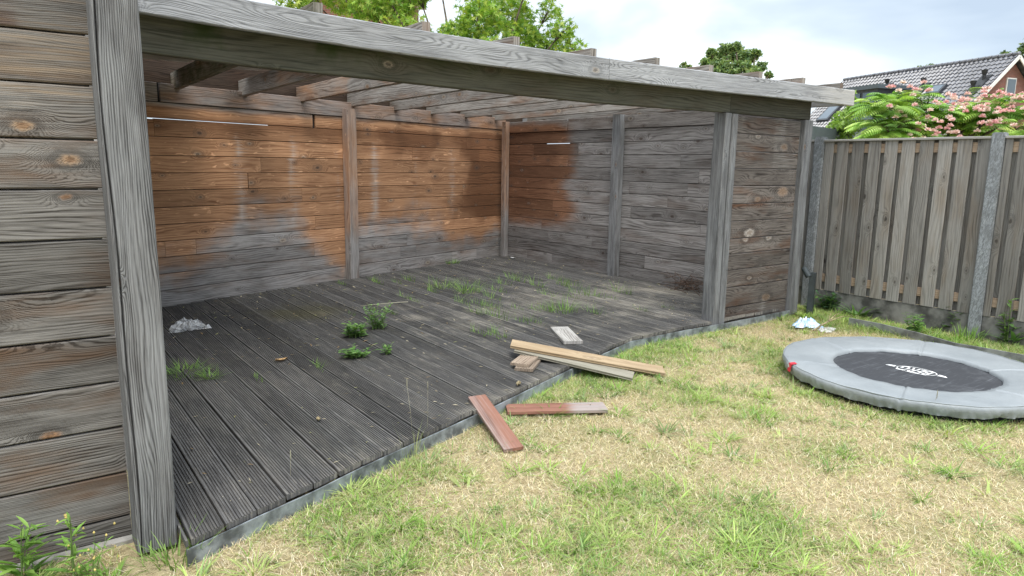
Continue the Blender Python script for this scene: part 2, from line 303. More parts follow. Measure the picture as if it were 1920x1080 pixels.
# ------------------------------------------------------------------ object helpers
def tag(o, label=None, cat=None, group=None, kind=None):
    if label: o['label'] = label
    if cat: o['category'] = cat
    if group: o['group'] = group
    if kind: o['kind'] = kind
    return o
def empty(name, loc, label, cat, group=None, rz=0.0):
    o = bpy.data.objects.new(name, None); COL.objects.link(o); o.location = loc; o.rotation_euler = (0, 0, rz); o.empty_display_size = 0.1
    return tag(o, label, cat, group)
def link(name, me, mat, parent=None, world=True):
    o = bpy.data.objects.new(name, me); COL.objects.link(o)
    for m in (mat if isinstance(mat, (list, tuple)) else [mat]): me.materials.append(M[m] if isinstance(m, str) else m)
    if parent is not None:
        o.parent = parent
        if world:
            bpy.context.view_layer.update(); o.matrix_parent_inverse = parent.matrix_world.inverted()
    return o
def np_mesh(name, V, F, C=None, smooth=False):
    """F: int array (n,k) or list of such arrays"""
    me = bpy.data.meshes.new(name)
    Fs = F if isinstance(F, list) else [F]
    loops = np.concatenate([f.ravel() for f in Fs]); sizes = np.concatenate([np.full(len(f), f.shape[1]) for f in Fs])
    me.vertices.add(len(V)); me.vertices.foreach_set('co', np.ascontiguousarray(V, dtype=np.float32).ravel())
    me.loops.add(len(loops)); me.loops.foreach_set('vertex_index', loops.astype(np.int32))
    me.polygons.add(len(sizes)); st = np.concatenate([[0], np.cumsum(sizes)[:-1]])
    me.polygons.foreach_set('loop_start', st.astype(np.int32)); me.polygons.foreach_set('loop_total', sizes.astype(np.int32))
    if C is not None:
        a = me.color_attributes.new('wc', 'FLOAT_COLOR', 'POINT'); a.data.foreach_set('color', np.ascontiguousarray(C, dtype=np.float32).ravel())
    me.update(calc_edges=True); me.validate()
    if smooth: me.polygons.foreach_set('use_smooth', np.ones(len(sizes), dtype=bool))
    return me
def inst(T, F, pos, mats, cols):
    """many copies of a small template in one leafy mesh"""
    n, k = len(pos), len(T)
    V = (np.einsum('nij,kj->nki', mats, T) + pos[:, None, :]).reshape(-1, 3)
    Fi = [(np.asarray(f)[None] + (np.arange(n)*k)[:, None, None]).reshape(-1, np.asarray(f).shape[1]) for f in F]
    C = np.repeat(cols, k, axis=0)
    return V, Fi, C
def rand_rots(n, up=None, spread=1.0, rng=RNG):
    z = rng.normal(size=(n, 3)); z /= np.linalg.norm(z, axis=1)[:, None]
    if up is not None:
        z = z*spread + np.asarray(up); z /= np.linalg.norm(z, axis=1)[:, None]
    a = rng.normal(size=(n, 3)); x = np.cross(a, z); x /= np.linalg.norm(x, axis=1)[:, None]; y = np.cross(z, x)
    return np.stack([x, y, z], axis=2)
def vnoise(x, y, seed=0):
    x = np.asarray(x, float); y = np.asarray(y, float)
    xi = np.floor(x).astype(np.int64); yi = np.floor(y).astype(np.int64); xf = x-xi; yf = y-yi
    h = lambda a, b: (np.sin((a*127.1+b*311.7+seed*74.7))*43758.5453) % 1.0
    s = lambda t: t*t*(3-2*t)
    a = h(xi, yi)*(1-s(xf))+h(xi+1, yi)*s(xf); b = h(xi, yi+1)*(1-s(xf))+h(xi+1, yi+1)*s(xf)
    return a*(1-s(yf))+b*s(yf)
def fbm(x, y, seed=0, o=3):
    return sum(vnoise(np.asarray(x)*2**i, np.asarray(y)*2**i, seed+i*13)*0.5**i for i in range(o))/sum(0.5**i for i in range(o))
def smooth(a, b, x): t = np.clip((np.asarray(x, float)-a)/(b-a), 0, 1); return t*t*(3-2*t)

class WB:
    """collects boards with UVs in metres and per-vertex wood data"""
    def __init__(s): s.v = []; s.f = []; s.uv = []; s.c = []
    def board(s, p0, d, yax, L, prof, nseg=1, rnd=None, mask=None, y0=None, y1=None, bend=None, zax=None):
        """profile (a along yax, b along zax) swept along d; mask(x,y,z)->(orange,moss,pale)"""
        p0 = np.array(p0, float); d = np.array(d, float); d /= np.linalg.norm(d); yax = np.array(yax, float); yax -= d*np.dot(d, yax); yax /= np.linalg.norm(yax)
        if zax is None: zax = np.cross(d, yax)
        rnd = random.random() if rnd is None else rnd
        P = np.array(prof, float); k = len(P); base = len(s.v)
        per = np.concatenate([[0], np.cumsum(np.linalg.norm(np.roll(P, -1, 0)-P, axis=1))])
        offu, offv = rnd*23.0, rnd*11.0
        pts = P[:, 0:1]*yax+P[:, 1:2]*zax
        for i in range(nseg+1):
            t = i/nseg
            for j in range(k):
                a = 0.0 if y0 is None else y0[j]; b = L if y1 is None else y1[j]
                q = p0+d*(a+(b-a)*t)+pts[j]
                if bend is not None: q = q+np.array(bend(q))
                s.v.append(q); m = mask(*q) if mask else (0, 0, 0)
                s.c.append((rnd, m[0], m[1], m[2]))
        for i in range(nseg):
            for j in range(k):
                j2 = (j+1) % k
                s.f.append([base+i*k+j, base+i*k+j2, base+(i+1)*k+j2, base+(i+1)*k+j])
                u0, u1 = offu+L*i/nseg, offu+L*(i+1)/nseg; v0, v1 = offv+per[j], offv+per[j+1]
                s.uv += [(u0, v0), (u0, v1), (u1, v1), (u1, v0)]
        s.f.append([base+j for j in range(k)][::-1]); s.uv += [(offu+P[j][1], offv+P[j][0]) for j in range(k)][::-1]
        s.f.append([base+nseg*k+j for j in range(k)]); s.uv += [(offu+P[j][1], offv+P[j][0]) for j in range(k)]
    def build(s, name, mat, parent=None, world=True):
        me = bpy.data.meshes.new(name); me.from_pydata([tuple(q) for q in s.v], [], s.f)
        l = me.uv_layers.new(name='UVMap'); l.data.foreach_set('uv', np.array(s.uv, dtype=np.float32).ravel())
        a = me.color_attributes.new('wc', 'FLOAT_COLOR', 'POINT'); a.data.foreach_set('color', np.array(s.c, dtype=np.float32).ravel())
        me.update()
        bm = bmesh.new(); bm.from_mesh(me); bmesh.ops.recalc_face_normals(bm, faces=bm.faces); bm.to_mesh(me); bm.free()
        return link(name, me, mat, parent, world)
def rect(w, t, c=0.004):
    """w along yax centred from 0..w, thickness 0..t, chamfered"""
    return [(c, 0), (w-c, 0), (w, c), (w, t-c), (w-c, t), (c, t), (0, t-c), (0, c)]
def tube_np(path, rad, seg=6):
    path = np.array(path, float); n = len(path); rad = np.broadcast_to(np.array(rad, float), (n,))
    tn = np.gradient(path, axis=0); tn /= np.linalg.norm(tn, axis=1)[:, None]+1e-9
    V = []
    up = np.array([0.31, 0.2, 0.93])
    for i in range(n):
        x = np.cross(tn[i], up); x /= np.linalg.norm(x)+1e-9; y = np.cross(tn[i], x)
        for j in range(seg):
            a = 2*math.pi*j/seg; V.append(path[i]+(x*math.cos(a)+y*math.sin(a))*rad[i])
    F = [[i*seg+j, i*seg+(j+1) % seg, (i+1)*seg+(j+1) % seg, (i+1)*seg+j] for i in range(n-1) for j in range(seg)]
    return np.array(V), F, [list(range(seg))[::-1], [(n-1)*seg+j for j in range(seg)]]
class PB:
    """plain polygon collector"""
    def __init__(s): s.v = []; s.f = []; s.uv = []
    def add(s, V, F):
        b = len(s.v); s.v += [tuple(map(float, q)) for q in V]; s.f += [[b+i for i in f] for f in F]
    def tube(s, path, rad, seg=6):
        V, F, caps = tube_np(path, rad, seg); s.add(V, F+caps)
    def box(s, c, x, y, z):
        """centre c, half-axis vectors"""
        c, x, y, z = (np.array(q, float) for q in (c, x, y, z))
        V = [c+a*x+b*y+d*z for d in (-1, 1) for b in (-1, 1) for a in (-1, 1)]
        s.add(V, [[0, 2, 3, 1], [4, 5, 7, 6], [0, 1, 5, 4], [2, 6, 7, 3], [0, 4, 6, 2], [1, 3, 7, 5]])
    def build(s, name, mat, parent=None, smooth=False, uvfn=None, bevel=0.0, world=True):
        me = bpy.data.meshes.new(name); me.from_pydata(s.v, [], s.f)
        bm = bmesh.new(); bm.from_mesh(me); bmesh.ops.recalc_face_normals(bm, faces=bm.faces)
        if bevel: bmesh.ops.bevel(bm, geom=list(bm.edges), offset=bevel, segments=2, affect='EDGES')
        bm.to_mesh(me); bm.free()
        if uvfn:
            l = me.uv_layers.new(name='UVMap')
            for p in me.polygons:
                for li in p.loop_indices: l.data[li].uv = uvfn(me.vertices[me.loops[li].vertex_index].co, p.normal)
        if smooth:
            for p in me.polygons: p.use_smooth = True
        return link(name, me, mat, parent, world)

# ------------------------------------------------------------------ ground
gp = PB(); gp.add([(-600, -600, 0), (900, -600, 0), (900, 900, 0), (-600, 900, 0)], [[0, 1, 2, 3]])
tag(gp.build('ground', 'ground'), kind='structure')

# ------------------------------------------------------------------ the timber shelter
BACK_A = R(18.2); BD = np.array([math.cos(BACK_A), math.sin(BACK_A), 0]); BN = np.array([-math.sin(BACK_A), math.cos(BACK_A), 0])
BP = np.array([3.531, 8.681, 0.0])                      # a point of the back wall's inner face
def back_y(x): return BP[1]+(x-BP[0])*math.tan(BACK_A)
def rw_x(y): return 6.89-(y-5.59)*0.034               # inner face of the right wall
CORNER_Y = 9.62
SH = empty('timber_shelter', (3.5, 4.6, 0), 'open fronted weathered timber shelter with bare rafters over a dark deck', 'shelter')

def sag_beam(x): return float(np.interp(x, [0.4, 0.67, 1.25, 2.05, 2.85, 3.98, 5.75, 7.1, 8], [2.185, 2.176, 2.152, 2.143, 2.128, 2.112, 2.126, 2.122, 2.122]))
def sag_fascia(x): return sag_fascia_tab(x)
_fx = [(262, 25), (450, 56), (640, 86), (800, 108), (960, 129), (1103, 147), (1280, 166), (1585, 198)]
_ft = []
for q in _fx:
    d = ray(*q); p = EYE+d*(4.30/d[1]); _ft.append((p[0], p[2]))
_ft = np.array(_ft); _cf = np.polyfit(_ft[:, 0], _ft[:, 1], 3)
def sag_fascia_tab(x): return float(np.polyval(_cf, min(max(x, 0.5), 7.5)))

# left wall: boards in front, 3.2 m from the camera line
def left_mask(x, y, z):
    red = 0.55*smooth(0.10, 0.0, abs(x+0.02-0.0)/1.0)*smooth(1.95, 2.06, z)
    return (0.95*float(math.exp(-((x-0.03)/0.075)**4-((z-2.105)/0.042)**4)), 0.0, 0.05+0.22*float(vnoise(x*3, z*2, 4))+0.42*float(smooth(1.66, 1.80, z)*smooth(2.30, 2.05, z)))
wb = WB(); zs = [0.012, 0.105, 0.30, 0.503, 0.698, 0.892, 1.092, 1.287, 1.482, 1.67, 1.873, 2.059, 2.25, 2.44]
for a, b in zip(zs[:-1], zs[1:]):
    j = random.uniform(-0.004, 0.004)
    wb.board((-3.2, 3.2+j, a+0.004), (1, 0, 0), (0, 0, 1), 3.51, [(x, -y) for x, y in rect(b-a-0.007, 0.028, 0.005)][::-1], 120, mask=left_mask)
tag(wb.build('plank_wall', 'front_wood', SH), 'closed front wall of wide grey boards with round knots')
pb = PB(); pb.box((-1.45, 3.205, 0.004), (1.78, 0, 0), (0, 0.05, 0), (0, 0, 0.012)); pb.box((-1.45, 3.29, 1.2), (1.75, 0, 0), (0, 0.02, 0), (0, 0, 1.2))
pb.build('wall_base', 'concrete_base', SH)
def post(name, x0, x1, y0, y1, z0, z1, mat='post_wood', label=None, c=0.006, mask=None, lean=0.0):
    w = WB(); w.board((x0, y0, z0), (lean, 0, 1), (1, 0, 0), z1-z0, rect(x1-x0, y1-y0, c), 14, mask=mask, zax=np.array([0, 1.0, 0]), bend=lambda q: (0.004*math.sin(q[2]*2.1+q[1]*9), 0.003*math.sin(q[2]*1.7), 0))
    o = w.build(name, mat, SH)
    if label: o['label'] = label
    return o
w = WB(); pr_ = [(0.004, 0.003), (0.009, 0.0), (0.011, 0.022), (0.014, 0.022), (0.017, 0.0), (0.145, 0), (0.151, 0.006), (0.151, 0.159), (0.145, 0.165), (0.006, 0.165), (0, 0.159), (0, 0.006)]
def post_bend(q):
    t_ = q[2]; f_ = max(0.0, 1-abs(q[0]-0.318)/0.02)
    return (0.006*math.sin(t_*2.3+.5)*f_+0.004*math.sin(t_*6.1)*f_+0.003*math.sin(t_*2.1), 0.003*math.sin(t_*1.7), 0)
w.board((0.305, 3.0, 0.02), (0, 0, 1), (1, 0, 0), 2.4, pr_, 40, zax=np.array([0, 1.0, 0]), bend=post_bend, mask=lambda x, y, z: (0, 0.35*float(smooth(0.12, 0.02, z)), 0.12))
w.build('post', 'post_wood', SH)['label'] = 'thick silver grey corner post with a long crack'
if False: post('post', 0.305, 0.456, 3.0, 3.165, 0.02, 2.42, label='thick silver grey corner post with a long crack', c=0.008, mask=lambda x, y, z: (0, 0.35*float(smooth(0.12, 0.02, z)), 0.12))
# hidden return wall from the corner post to the back
wb = WB(); zz = np.linspace(0.1, 2.17, 13)
for a, b in zip(zz[:-1], zz[1:]): wb.board((0.36, 3.24, a+0.003), (0, 1, 0), (0, 0, 1), back_y(0.36)-3.24, rect(b-a-0.006, 0.025), 20)
wb.build('plank_wall', 'inner_wood', SH)
# entrance post (double), wing wall, corner post
post('post', 5.605, 5.69, 4.385, 4.53, 0.04, 2.12, label='entrance post made of two grey timbers')
w = WB(); w.board((5.694, 4.372, 0.03), (0, 0, 1), (1, 0, 0), 2.085, rect(0.085, 0.12, 0.01), 12, zax=np.array([0, 1.0, 0]))
w.build('post', 'post_wood', SH)
post('post', 6.895, 7.035, 4.372, 4.50, 0.03, 2.115)
wz = [0.05, 0.202, 0.408, 0.587, 0.751, 0.906, 1.083, 1.255, 1.431, 1.603, 1.768, 1.94, 2.106]
wb = WB()
for a, b in zip(wz[:-1], wz[1:]):
    wb.board((5.782, 4.43+random.uniform(-.003, .003), a+0.003), (1, 0, 0), (0, 0, 1), 1.112, [(x, -y) for x, y in rect(b-a-0.007, 0.026, 0.005)][::-1], 8,
             mask=lambda x, y, z: (0.0, 0.0, 0.20*float(fbm(x*2.5, z*2.5, 9))+0.10*float(smooth(0.9, 0.2, z))+0.42*float(smooth(0.60, 0.72, fbm(x*11.0, z*1.1, 19)))))
tag(wb.build('plank_wall', 'wing_wood', SH), 'narrow dark brown front wall with pale knots')
pb = PB(); pb.box((6.34, 4.405, 0.035), (0.56, 0, 0), (0, 0.012, 0), (0, 0, 0.012)); pb.build('wall_base', 'tan_wood' if False else 'concrete_base', SH)
# back wall, with a slit under its second board
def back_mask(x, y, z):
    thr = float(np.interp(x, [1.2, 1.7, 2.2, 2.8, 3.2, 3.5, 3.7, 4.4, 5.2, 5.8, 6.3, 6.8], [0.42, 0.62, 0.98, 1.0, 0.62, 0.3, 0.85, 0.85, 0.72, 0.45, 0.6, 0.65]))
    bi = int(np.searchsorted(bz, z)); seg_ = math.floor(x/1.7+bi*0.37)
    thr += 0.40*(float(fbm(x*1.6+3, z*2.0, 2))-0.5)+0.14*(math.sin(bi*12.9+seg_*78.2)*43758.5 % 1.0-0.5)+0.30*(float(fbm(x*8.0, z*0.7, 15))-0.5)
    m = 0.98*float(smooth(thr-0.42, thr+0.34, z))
    m *= 1+0.55*float(smooth(1.60, 2.05, z))+0.75*float(smooth(5.3, 6.6, x))+0.35*float(smooth(3.75, 4.3, x))*float(smooth(0.52, 0.60, fbm(x*1.8, z*2.2, 44)))  # shade at the top and corner painted in as deeper wood colour, plus patches
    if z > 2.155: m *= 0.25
    pale = 0.0
    for px, w_, hh in ((2.12, 0.05, 1.0), (2.18, 0.12, 0.45), (2.80, 0.05, 0.9), (2.86, 0.14, 0.45), (4.05, 0.09, 0.8), (5.55, 0.10, 0.7), (4.8, 0.05, 0.5), (3.45, 0.06, 0.5)):
        pale = max(pale, hh*math.exp(-((x-px)/w_)**2)*float(smooth(2.0, 1.75, z)*smooth(0.55, 1.0, z)))
    return (m, 0.0, 0.12+(0.45+0.5*float(fbm(x*3, z*9, 71)))*pale)
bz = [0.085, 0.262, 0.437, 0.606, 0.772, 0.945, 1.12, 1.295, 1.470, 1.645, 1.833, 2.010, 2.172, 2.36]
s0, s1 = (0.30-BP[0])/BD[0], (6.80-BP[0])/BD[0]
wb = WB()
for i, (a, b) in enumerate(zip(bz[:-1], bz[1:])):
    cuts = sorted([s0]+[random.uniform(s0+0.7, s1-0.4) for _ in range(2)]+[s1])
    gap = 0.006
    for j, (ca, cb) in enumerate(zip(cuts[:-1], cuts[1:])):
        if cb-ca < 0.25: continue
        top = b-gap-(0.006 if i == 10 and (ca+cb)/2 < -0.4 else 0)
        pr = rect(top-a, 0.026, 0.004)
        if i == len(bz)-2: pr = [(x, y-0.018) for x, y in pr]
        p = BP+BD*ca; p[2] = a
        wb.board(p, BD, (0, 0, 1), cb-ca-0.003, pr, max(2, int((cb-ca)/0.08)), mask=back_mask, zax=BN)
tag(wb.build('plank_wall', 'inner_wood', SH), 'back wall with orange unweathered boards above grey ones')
def on_back(x): return BP+BD*((x-BP[0])/BD[0])
for x, w_, tp in ((3.50, 0.145, 2.17),):
    q = on_back(x+0.03); w = WB(); w.board((q[0]-BN[0]*0.115, q[1]-BN[1]*0.115, 0.09), (0, 0, 1), BD, tp+0.1-0.09, rect(w_, 0.11, 0.006), 12, zax=BN, mask=lambda x, y, z: (0.42*float(smooth(0.5, 1.0, z))+0.08, 0, 0.15))
    w.build('post', 'inner_wood', SH)
w = WB(); w.board((6.655, CORNER_Y-0.09, 0.09), (0, 0, 1), (1, 0.1, 0), 2.2, rect(0.09, 0.09, 0.005), 12, zax=np.array([-0.1, 1.0, 0]), mask=lambda x, y, z: (0.55*float(smooth(0.5, 1.1, z)), 0, 0.05))
w.build('post', 'inner_wood', SH)
# boards are tongued: a dark layer behind keeps the joints closed, except along the open slits
pb = PB()
for u0, u1, z0, z1 in ((s0, s1, 0.0, 1.985), (s0+2.35, s1, 1.985, 2.02), (s0, s1, 2.02, 2.36)):
    q = BP+BD*(u0+u1)/2+BN*0.036; pb.box((q[0], q[1], (z0+z1)/2), BD*(u1-u0)/2, BN*0.008, (0, 0, (z1-z0)/2))
for y0_, y1_, z0, z1 in ((4.46, 9.6, 0.0, 1.918), (4.46, 8.12, 1.918, 1.94), (8.66, 9.6, 1.918, 1.94), (4.46, 9.6, 1.94, 2.28)):
    ym = (y0_+y1_)/2; pb.box((rw_x(ym)+0.037, ym, (z0+z1)/2), (0.008, 0, 0), ((y1_-y0_)/2*-0.034, (y1_-y0_)/2, 0), (0, 0, (z1-z0)/2))
pb.build('wall_backing', 'dark', SH)
# right wall
def right_mask(x, y, z):
    bi = int(np.searchsorted(rz, z))
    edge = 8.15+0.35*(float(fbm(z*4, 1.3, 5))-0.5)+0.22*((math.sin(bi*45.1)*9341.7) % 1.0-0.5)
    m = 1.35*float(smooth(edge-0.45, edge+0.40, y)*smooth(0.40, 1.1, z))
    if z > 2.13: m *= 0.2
    return (m, 0.20*float(smooth(0.35, 0.15, z)), 0.10+0.15*float(fbm(y*2, z*6, 8)))
RD = np.array([0.034, -1, 0]); RD /= np.linalg.norm(RD)
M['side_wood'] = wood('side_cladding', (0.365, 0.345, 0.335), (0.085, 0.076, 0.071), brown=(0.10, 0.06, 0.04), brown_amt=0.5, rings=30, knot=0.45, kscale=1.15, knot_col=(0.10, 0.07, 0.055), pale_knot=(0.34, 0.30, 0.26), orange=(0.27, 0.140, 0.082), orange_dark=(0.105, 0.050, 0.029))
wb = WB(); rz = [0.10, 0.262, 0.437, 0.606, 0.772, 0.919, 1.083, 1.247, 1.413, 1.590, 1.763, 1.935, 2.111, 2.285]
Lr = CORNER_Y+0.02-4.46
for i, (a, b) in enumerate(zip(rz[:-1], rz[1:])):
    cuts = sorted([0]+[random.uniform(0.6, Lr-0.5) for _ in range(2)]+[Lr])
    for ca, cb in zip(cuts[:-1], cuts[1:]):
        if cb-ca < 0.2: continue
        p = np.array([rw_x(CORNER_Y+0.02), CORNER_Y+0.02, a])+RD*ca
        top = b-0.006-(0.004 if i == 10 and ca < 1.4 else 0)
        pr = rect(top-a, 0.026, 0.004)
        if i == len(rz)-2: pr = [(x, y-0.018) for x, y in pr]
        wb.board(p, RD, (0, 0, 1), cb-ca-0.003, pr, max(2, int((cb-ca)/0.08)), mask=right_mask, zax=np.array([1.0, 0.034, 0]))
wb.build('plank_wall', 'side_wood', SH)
w = WB(); w.board((rw_x(7.1)-0.10, 6.99, 0.09), (0, 0, 1), (0, 1, 0), 2.2, rect(0.145, 0.10, 0.006), 12, zax=np.array([1.0, 0, 0]), mask=lambda x, y, z: (0, 0.1, 0.25))
w.build('post', 'post_wood', SH)
# beam, fascia, soffit: sagging a little in the middle
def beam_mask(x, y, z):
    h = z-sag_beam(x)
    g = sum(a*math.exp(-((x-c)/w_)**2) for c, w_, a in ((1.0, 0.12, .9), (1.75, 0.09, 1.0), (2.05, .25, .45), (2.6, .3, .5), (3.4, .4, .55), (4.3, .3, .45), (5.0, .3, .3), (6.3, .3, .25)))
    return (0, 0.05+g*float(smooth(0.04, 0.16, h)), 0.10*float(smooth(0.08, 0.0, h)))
wb = WB()
for xa, xb in ((0.40, 5.70), (5.703, 7.045)):
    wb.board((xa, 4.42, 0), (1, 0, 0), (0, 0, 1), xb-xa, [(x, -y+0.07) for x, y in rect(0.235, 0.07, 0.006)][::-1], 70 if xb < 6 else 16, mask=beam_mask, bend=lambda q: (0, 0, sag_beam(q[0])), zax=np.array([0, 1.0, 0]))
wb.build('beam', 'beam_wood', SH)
wb = WB()
for xa, xb in ((0.30, 3.98), (3.984, 7.62)):
    wb.board((xa, 4.275, 0), (1, 0, 0), (0, 0, 1), xb-xa, rect(0.165, 0.045, 0.006), 60, bend=lambda q: (0, 0, sag_fascia(q[0])+(0.002 if q[0] > 3.982 else 0)), zax=np.array([0, 1.0, 0]),
             mask=lambda x, y, z: (0, 0, 0.10+0.25*float(fbm(x*1.5, z*8, 3))+0.5*float(smooth(6.6, 7.3, x))))
tag(wb.build('fascia', 'fascia_wood', SH), 'silver grey fascia board along the roof edge')
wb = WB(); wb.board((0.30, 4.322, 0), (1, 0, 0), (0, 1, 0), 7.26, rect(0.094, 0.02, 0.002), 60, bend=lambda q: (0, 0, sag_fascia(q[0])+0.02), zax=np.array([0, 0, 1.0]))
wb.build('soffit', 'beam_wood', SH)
# side fascia returning along the right edge
wb = WB(); wb.board((7.62, 4.28, 2.30), (-0.034, 1, 0), (0, 0, 1), 5.9, [(x, y-0.05) for x, y in rect(0.165, 0.045, 0.006)], 20, zax=np.array([1.0, 0, 0])); wb.build('fascia', 'fascia_wood', SH)
def rafter_mask(x, y, z): return (0.55*float(smooth(0.52, 0.62, fbm(y*1.3+x*7, z*3, 6)))*float(smooth(4.2, 2.5, x)), 0.45*float(x < 1.9), 0.22*float(fbm(y*2, x*5, 1)))
for k, x in enumerate((0.89, 1.63, 2.37, 3.11, 3.86, 4.58, 5.28, 6.01, 6.73, 7.44)):
    y1 = min(back_y(x)+0.075, 9.72)
    wb = WB(); zt = sag_fascia(x)+0.235
    prof = [(a-0.031, b) for a, b in rect(0.062, 0.17, 0.003)]
    wb.board((x, 4.33, zt-0.17), (-0.034, 1, (2.475-zt)/(y1-4.33)), (1, 0.034, 0), y1-4.33, prof, 24, mask=rafter_mask, zax=np.array([0, 0, 1.0]))
    wb.build('rafter', 'rafter_wood', SH)
wb = WB()
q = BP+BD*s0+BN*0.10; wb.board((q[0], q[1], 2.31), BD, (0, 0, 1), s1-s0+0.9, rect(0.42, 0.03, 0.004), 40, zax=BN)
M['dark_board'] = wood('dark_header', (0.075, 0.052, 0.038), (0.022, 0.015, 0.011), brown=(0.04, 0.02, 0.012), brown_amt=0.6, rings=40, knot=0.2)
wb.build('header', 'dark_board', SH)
# blocking boards between the rafters, set back from the fascia
wb = WB()
xs = [0.89, 1.63, 2.37, 3.11, 3.86, 4.58, 5.28, 6.01, 6.73, 7.44]
for a, b in zip(xs[:-1], xs[1:]):
    z = sag_fascia((a+b)/2)
    wb.board((a+0.036, 4.62, z+0.06), (1, 0, 0), (0, 0, 1), b-a-0.074, rect(0.135, 0.03, 0.003), 3, zax=np.array([0, 1.0, 0]))
wb.build('blocking', 'fascia_wood', SH)
pb = PB()
pb.box((0.87, 6.46, 2.575), (0.73, 0, 0), (0, 1.40, 0), (0, 0, 0.012)); pb.box((2.15, 6.56, 2.577), (0.18, 0, 0), (0, 1.48, 0), (0, 0, 0.012)); pb.box((0.62, 4.75, 2.40), (0.22, 0, 0.01), (0, 0.22, 0), (0, 0, 0.005))
tag(pb.build('roof_sheet', 'sheet', SH), 'pale roofing sheet left over the leftmost bay')

# ------------------------------------------------------------------ deck
EDGE = np.array([(-0.2, 2.62), (0.3, 2.79), (0.48, 2.856), (0.775, 2.966), (1.057, 3.064), (1.348, 3.187), (2.467, 3.594), (2.886, 3.759), (3.171, 3.872), (3.851, 4.131), (4.408, 4.333), (5.054, 4.366), (5.70, 4.40), (7.0, 4.44)])
def edge_y(x): return float(np.interp(x, EDGE[:, 0], EDGE[:, 1]))
def groove_prof(w, t, n, gd=0.004, b=0.012):
    """grooved top, flat underside; a along x, b up"""
    pr = [(0, 0.003), (0.003, 0), (w-0.003, 0), (w, 0.003), (w, t-0.003), (w-0.003, t)]
    p = (w-2*b)/n
    for i in range(n):
        x = w-b-i*p
        pr += [(x-p*0.22, t), (x-p*0.30, t-gd), (x-p*0.70, t-gd), (x-p*0.78, t)]
    pr += [(0.003, t), (0, t-0.003)]
    return pr
def deck_mask(x, y, z):
    moss = 0.75*math.exp(-((x-2.35)/0.7)**2-((y-7.0)/0.7)**2)+0.3*math.exp(-((x-4.2)/0.9)**2-((y-7.6)/0.6)**2)
    pale = 0.20+0.25*float(fbm(x*0.8, y*0.8, 12))+0.25*float(smooth(0.22, 0.0, y-edge_y(x)))+0.42*math.exp(-((x-5.6)/1.2)**2-((y-5.8)/1.0)**2)+0.30*math.exp(-((x-3.4)/0.8)**2-((y-5.6)/0.7)**2)
    pale -= 0.18*math.exp(-((x-1.0)/0.9)**2-((y-4.0)/1.3)**2)
    pale += 0.5*math.exp(-((x-6.5)/0.25)**2-((y-5.9)/0.35)**2)
    return (0.0, moss, pale)
wb = WB(); PITCH = 0.1465; x = 0.479-PITCH*1.0+0.003; k = 0
while x < 6.86:
    w_ = PITCH-0.0085; prof = groove_prof(w_, 0.028, 9, 0.0065, 0.009)
    if x < 0.46: prof = [(max(a, 0.462-x), b) for a, b in prof]
    cuts = [None]
    yb = min(back_y(x)-0.01, CORNER_Y-0.02)
    y0 = [edge_y(x+a)+random.uniform(-0.004, 0.004)*0 for a, b in prof]
    jit = random.uniform(-0.007, 0.010)
    z = 0.072+random.uniform(-0.003, 0.003)
    tw = random.uniform(-0.003, 0.003)
    joint = {4: 5.05, 1: 4.95, 2: 4.9, 9: 6.6, 15: 6.1, 22: 7.0, 29: 6.4, 36: 7.2}.get(k)
    segs = [(y0, None, yb)] if joint is None else [(y0, joint-0.004, None), (None, joint+0.006, yb)]
    for si, (a0, jb, e) in enumerate(segs):
        ya = [q+jit for q in a0] if a0 is not None else [jb]*len(prof)
        ye = [e if e is not None else jb]*len(prof)
        wb.board((x, 0, z+(0.004 if si else 0)), (0, 1, 0), (1, 0, 0), ye[0]-ya[0], prof, 26, mask=deck_mask, y0=ya, y1=ye, zax=np.array([0, 0, 1.0]),
                 bend=lambda q, t=tw: (0.002*math.sin(q[1]*1.3+t*900), 0, t*math.sin(q[1]*0.8)))
    x += PITCH; k += 1
tag(wb.build('wooden_deck', 'deck'), 'dark grooved timber deck with weeds between its boards', 'deck')
# metal edging along the deck
pb = PB(); pts = [(0.458, 2.83)]+[(a, b-0.018) for a, b in EDGE if a > 0.47 and a < 5.7]+[(5.75, 4.345), (6.3, 4.36), (6.99, 4.385)]
for (a, b), (c, d) in zip(pts[:-1], pts[1:]):
    n = np.array([d-b, -(c-a), 0]); n /= np.linalg.norm(n); n *= 0.004
    z0, z1 = -0.03, 0.074
    V = [(a, b, z0), (c, d, z0), (c, d, z1), (a, b, z1)]
    pb.add([np.array(q)+n for q in V]+[np.array(q)-n for q in V], [[0, 1, 2, 3], [5, 4, 7, 6], [3, 2, 6, 7], [0, 3, 7, 4], [1, 5, 6, 2]])
tag(pb.build('metal_edging', 'metal_edge'), 'grey metal edging strip along the front of the deck', 'edging')

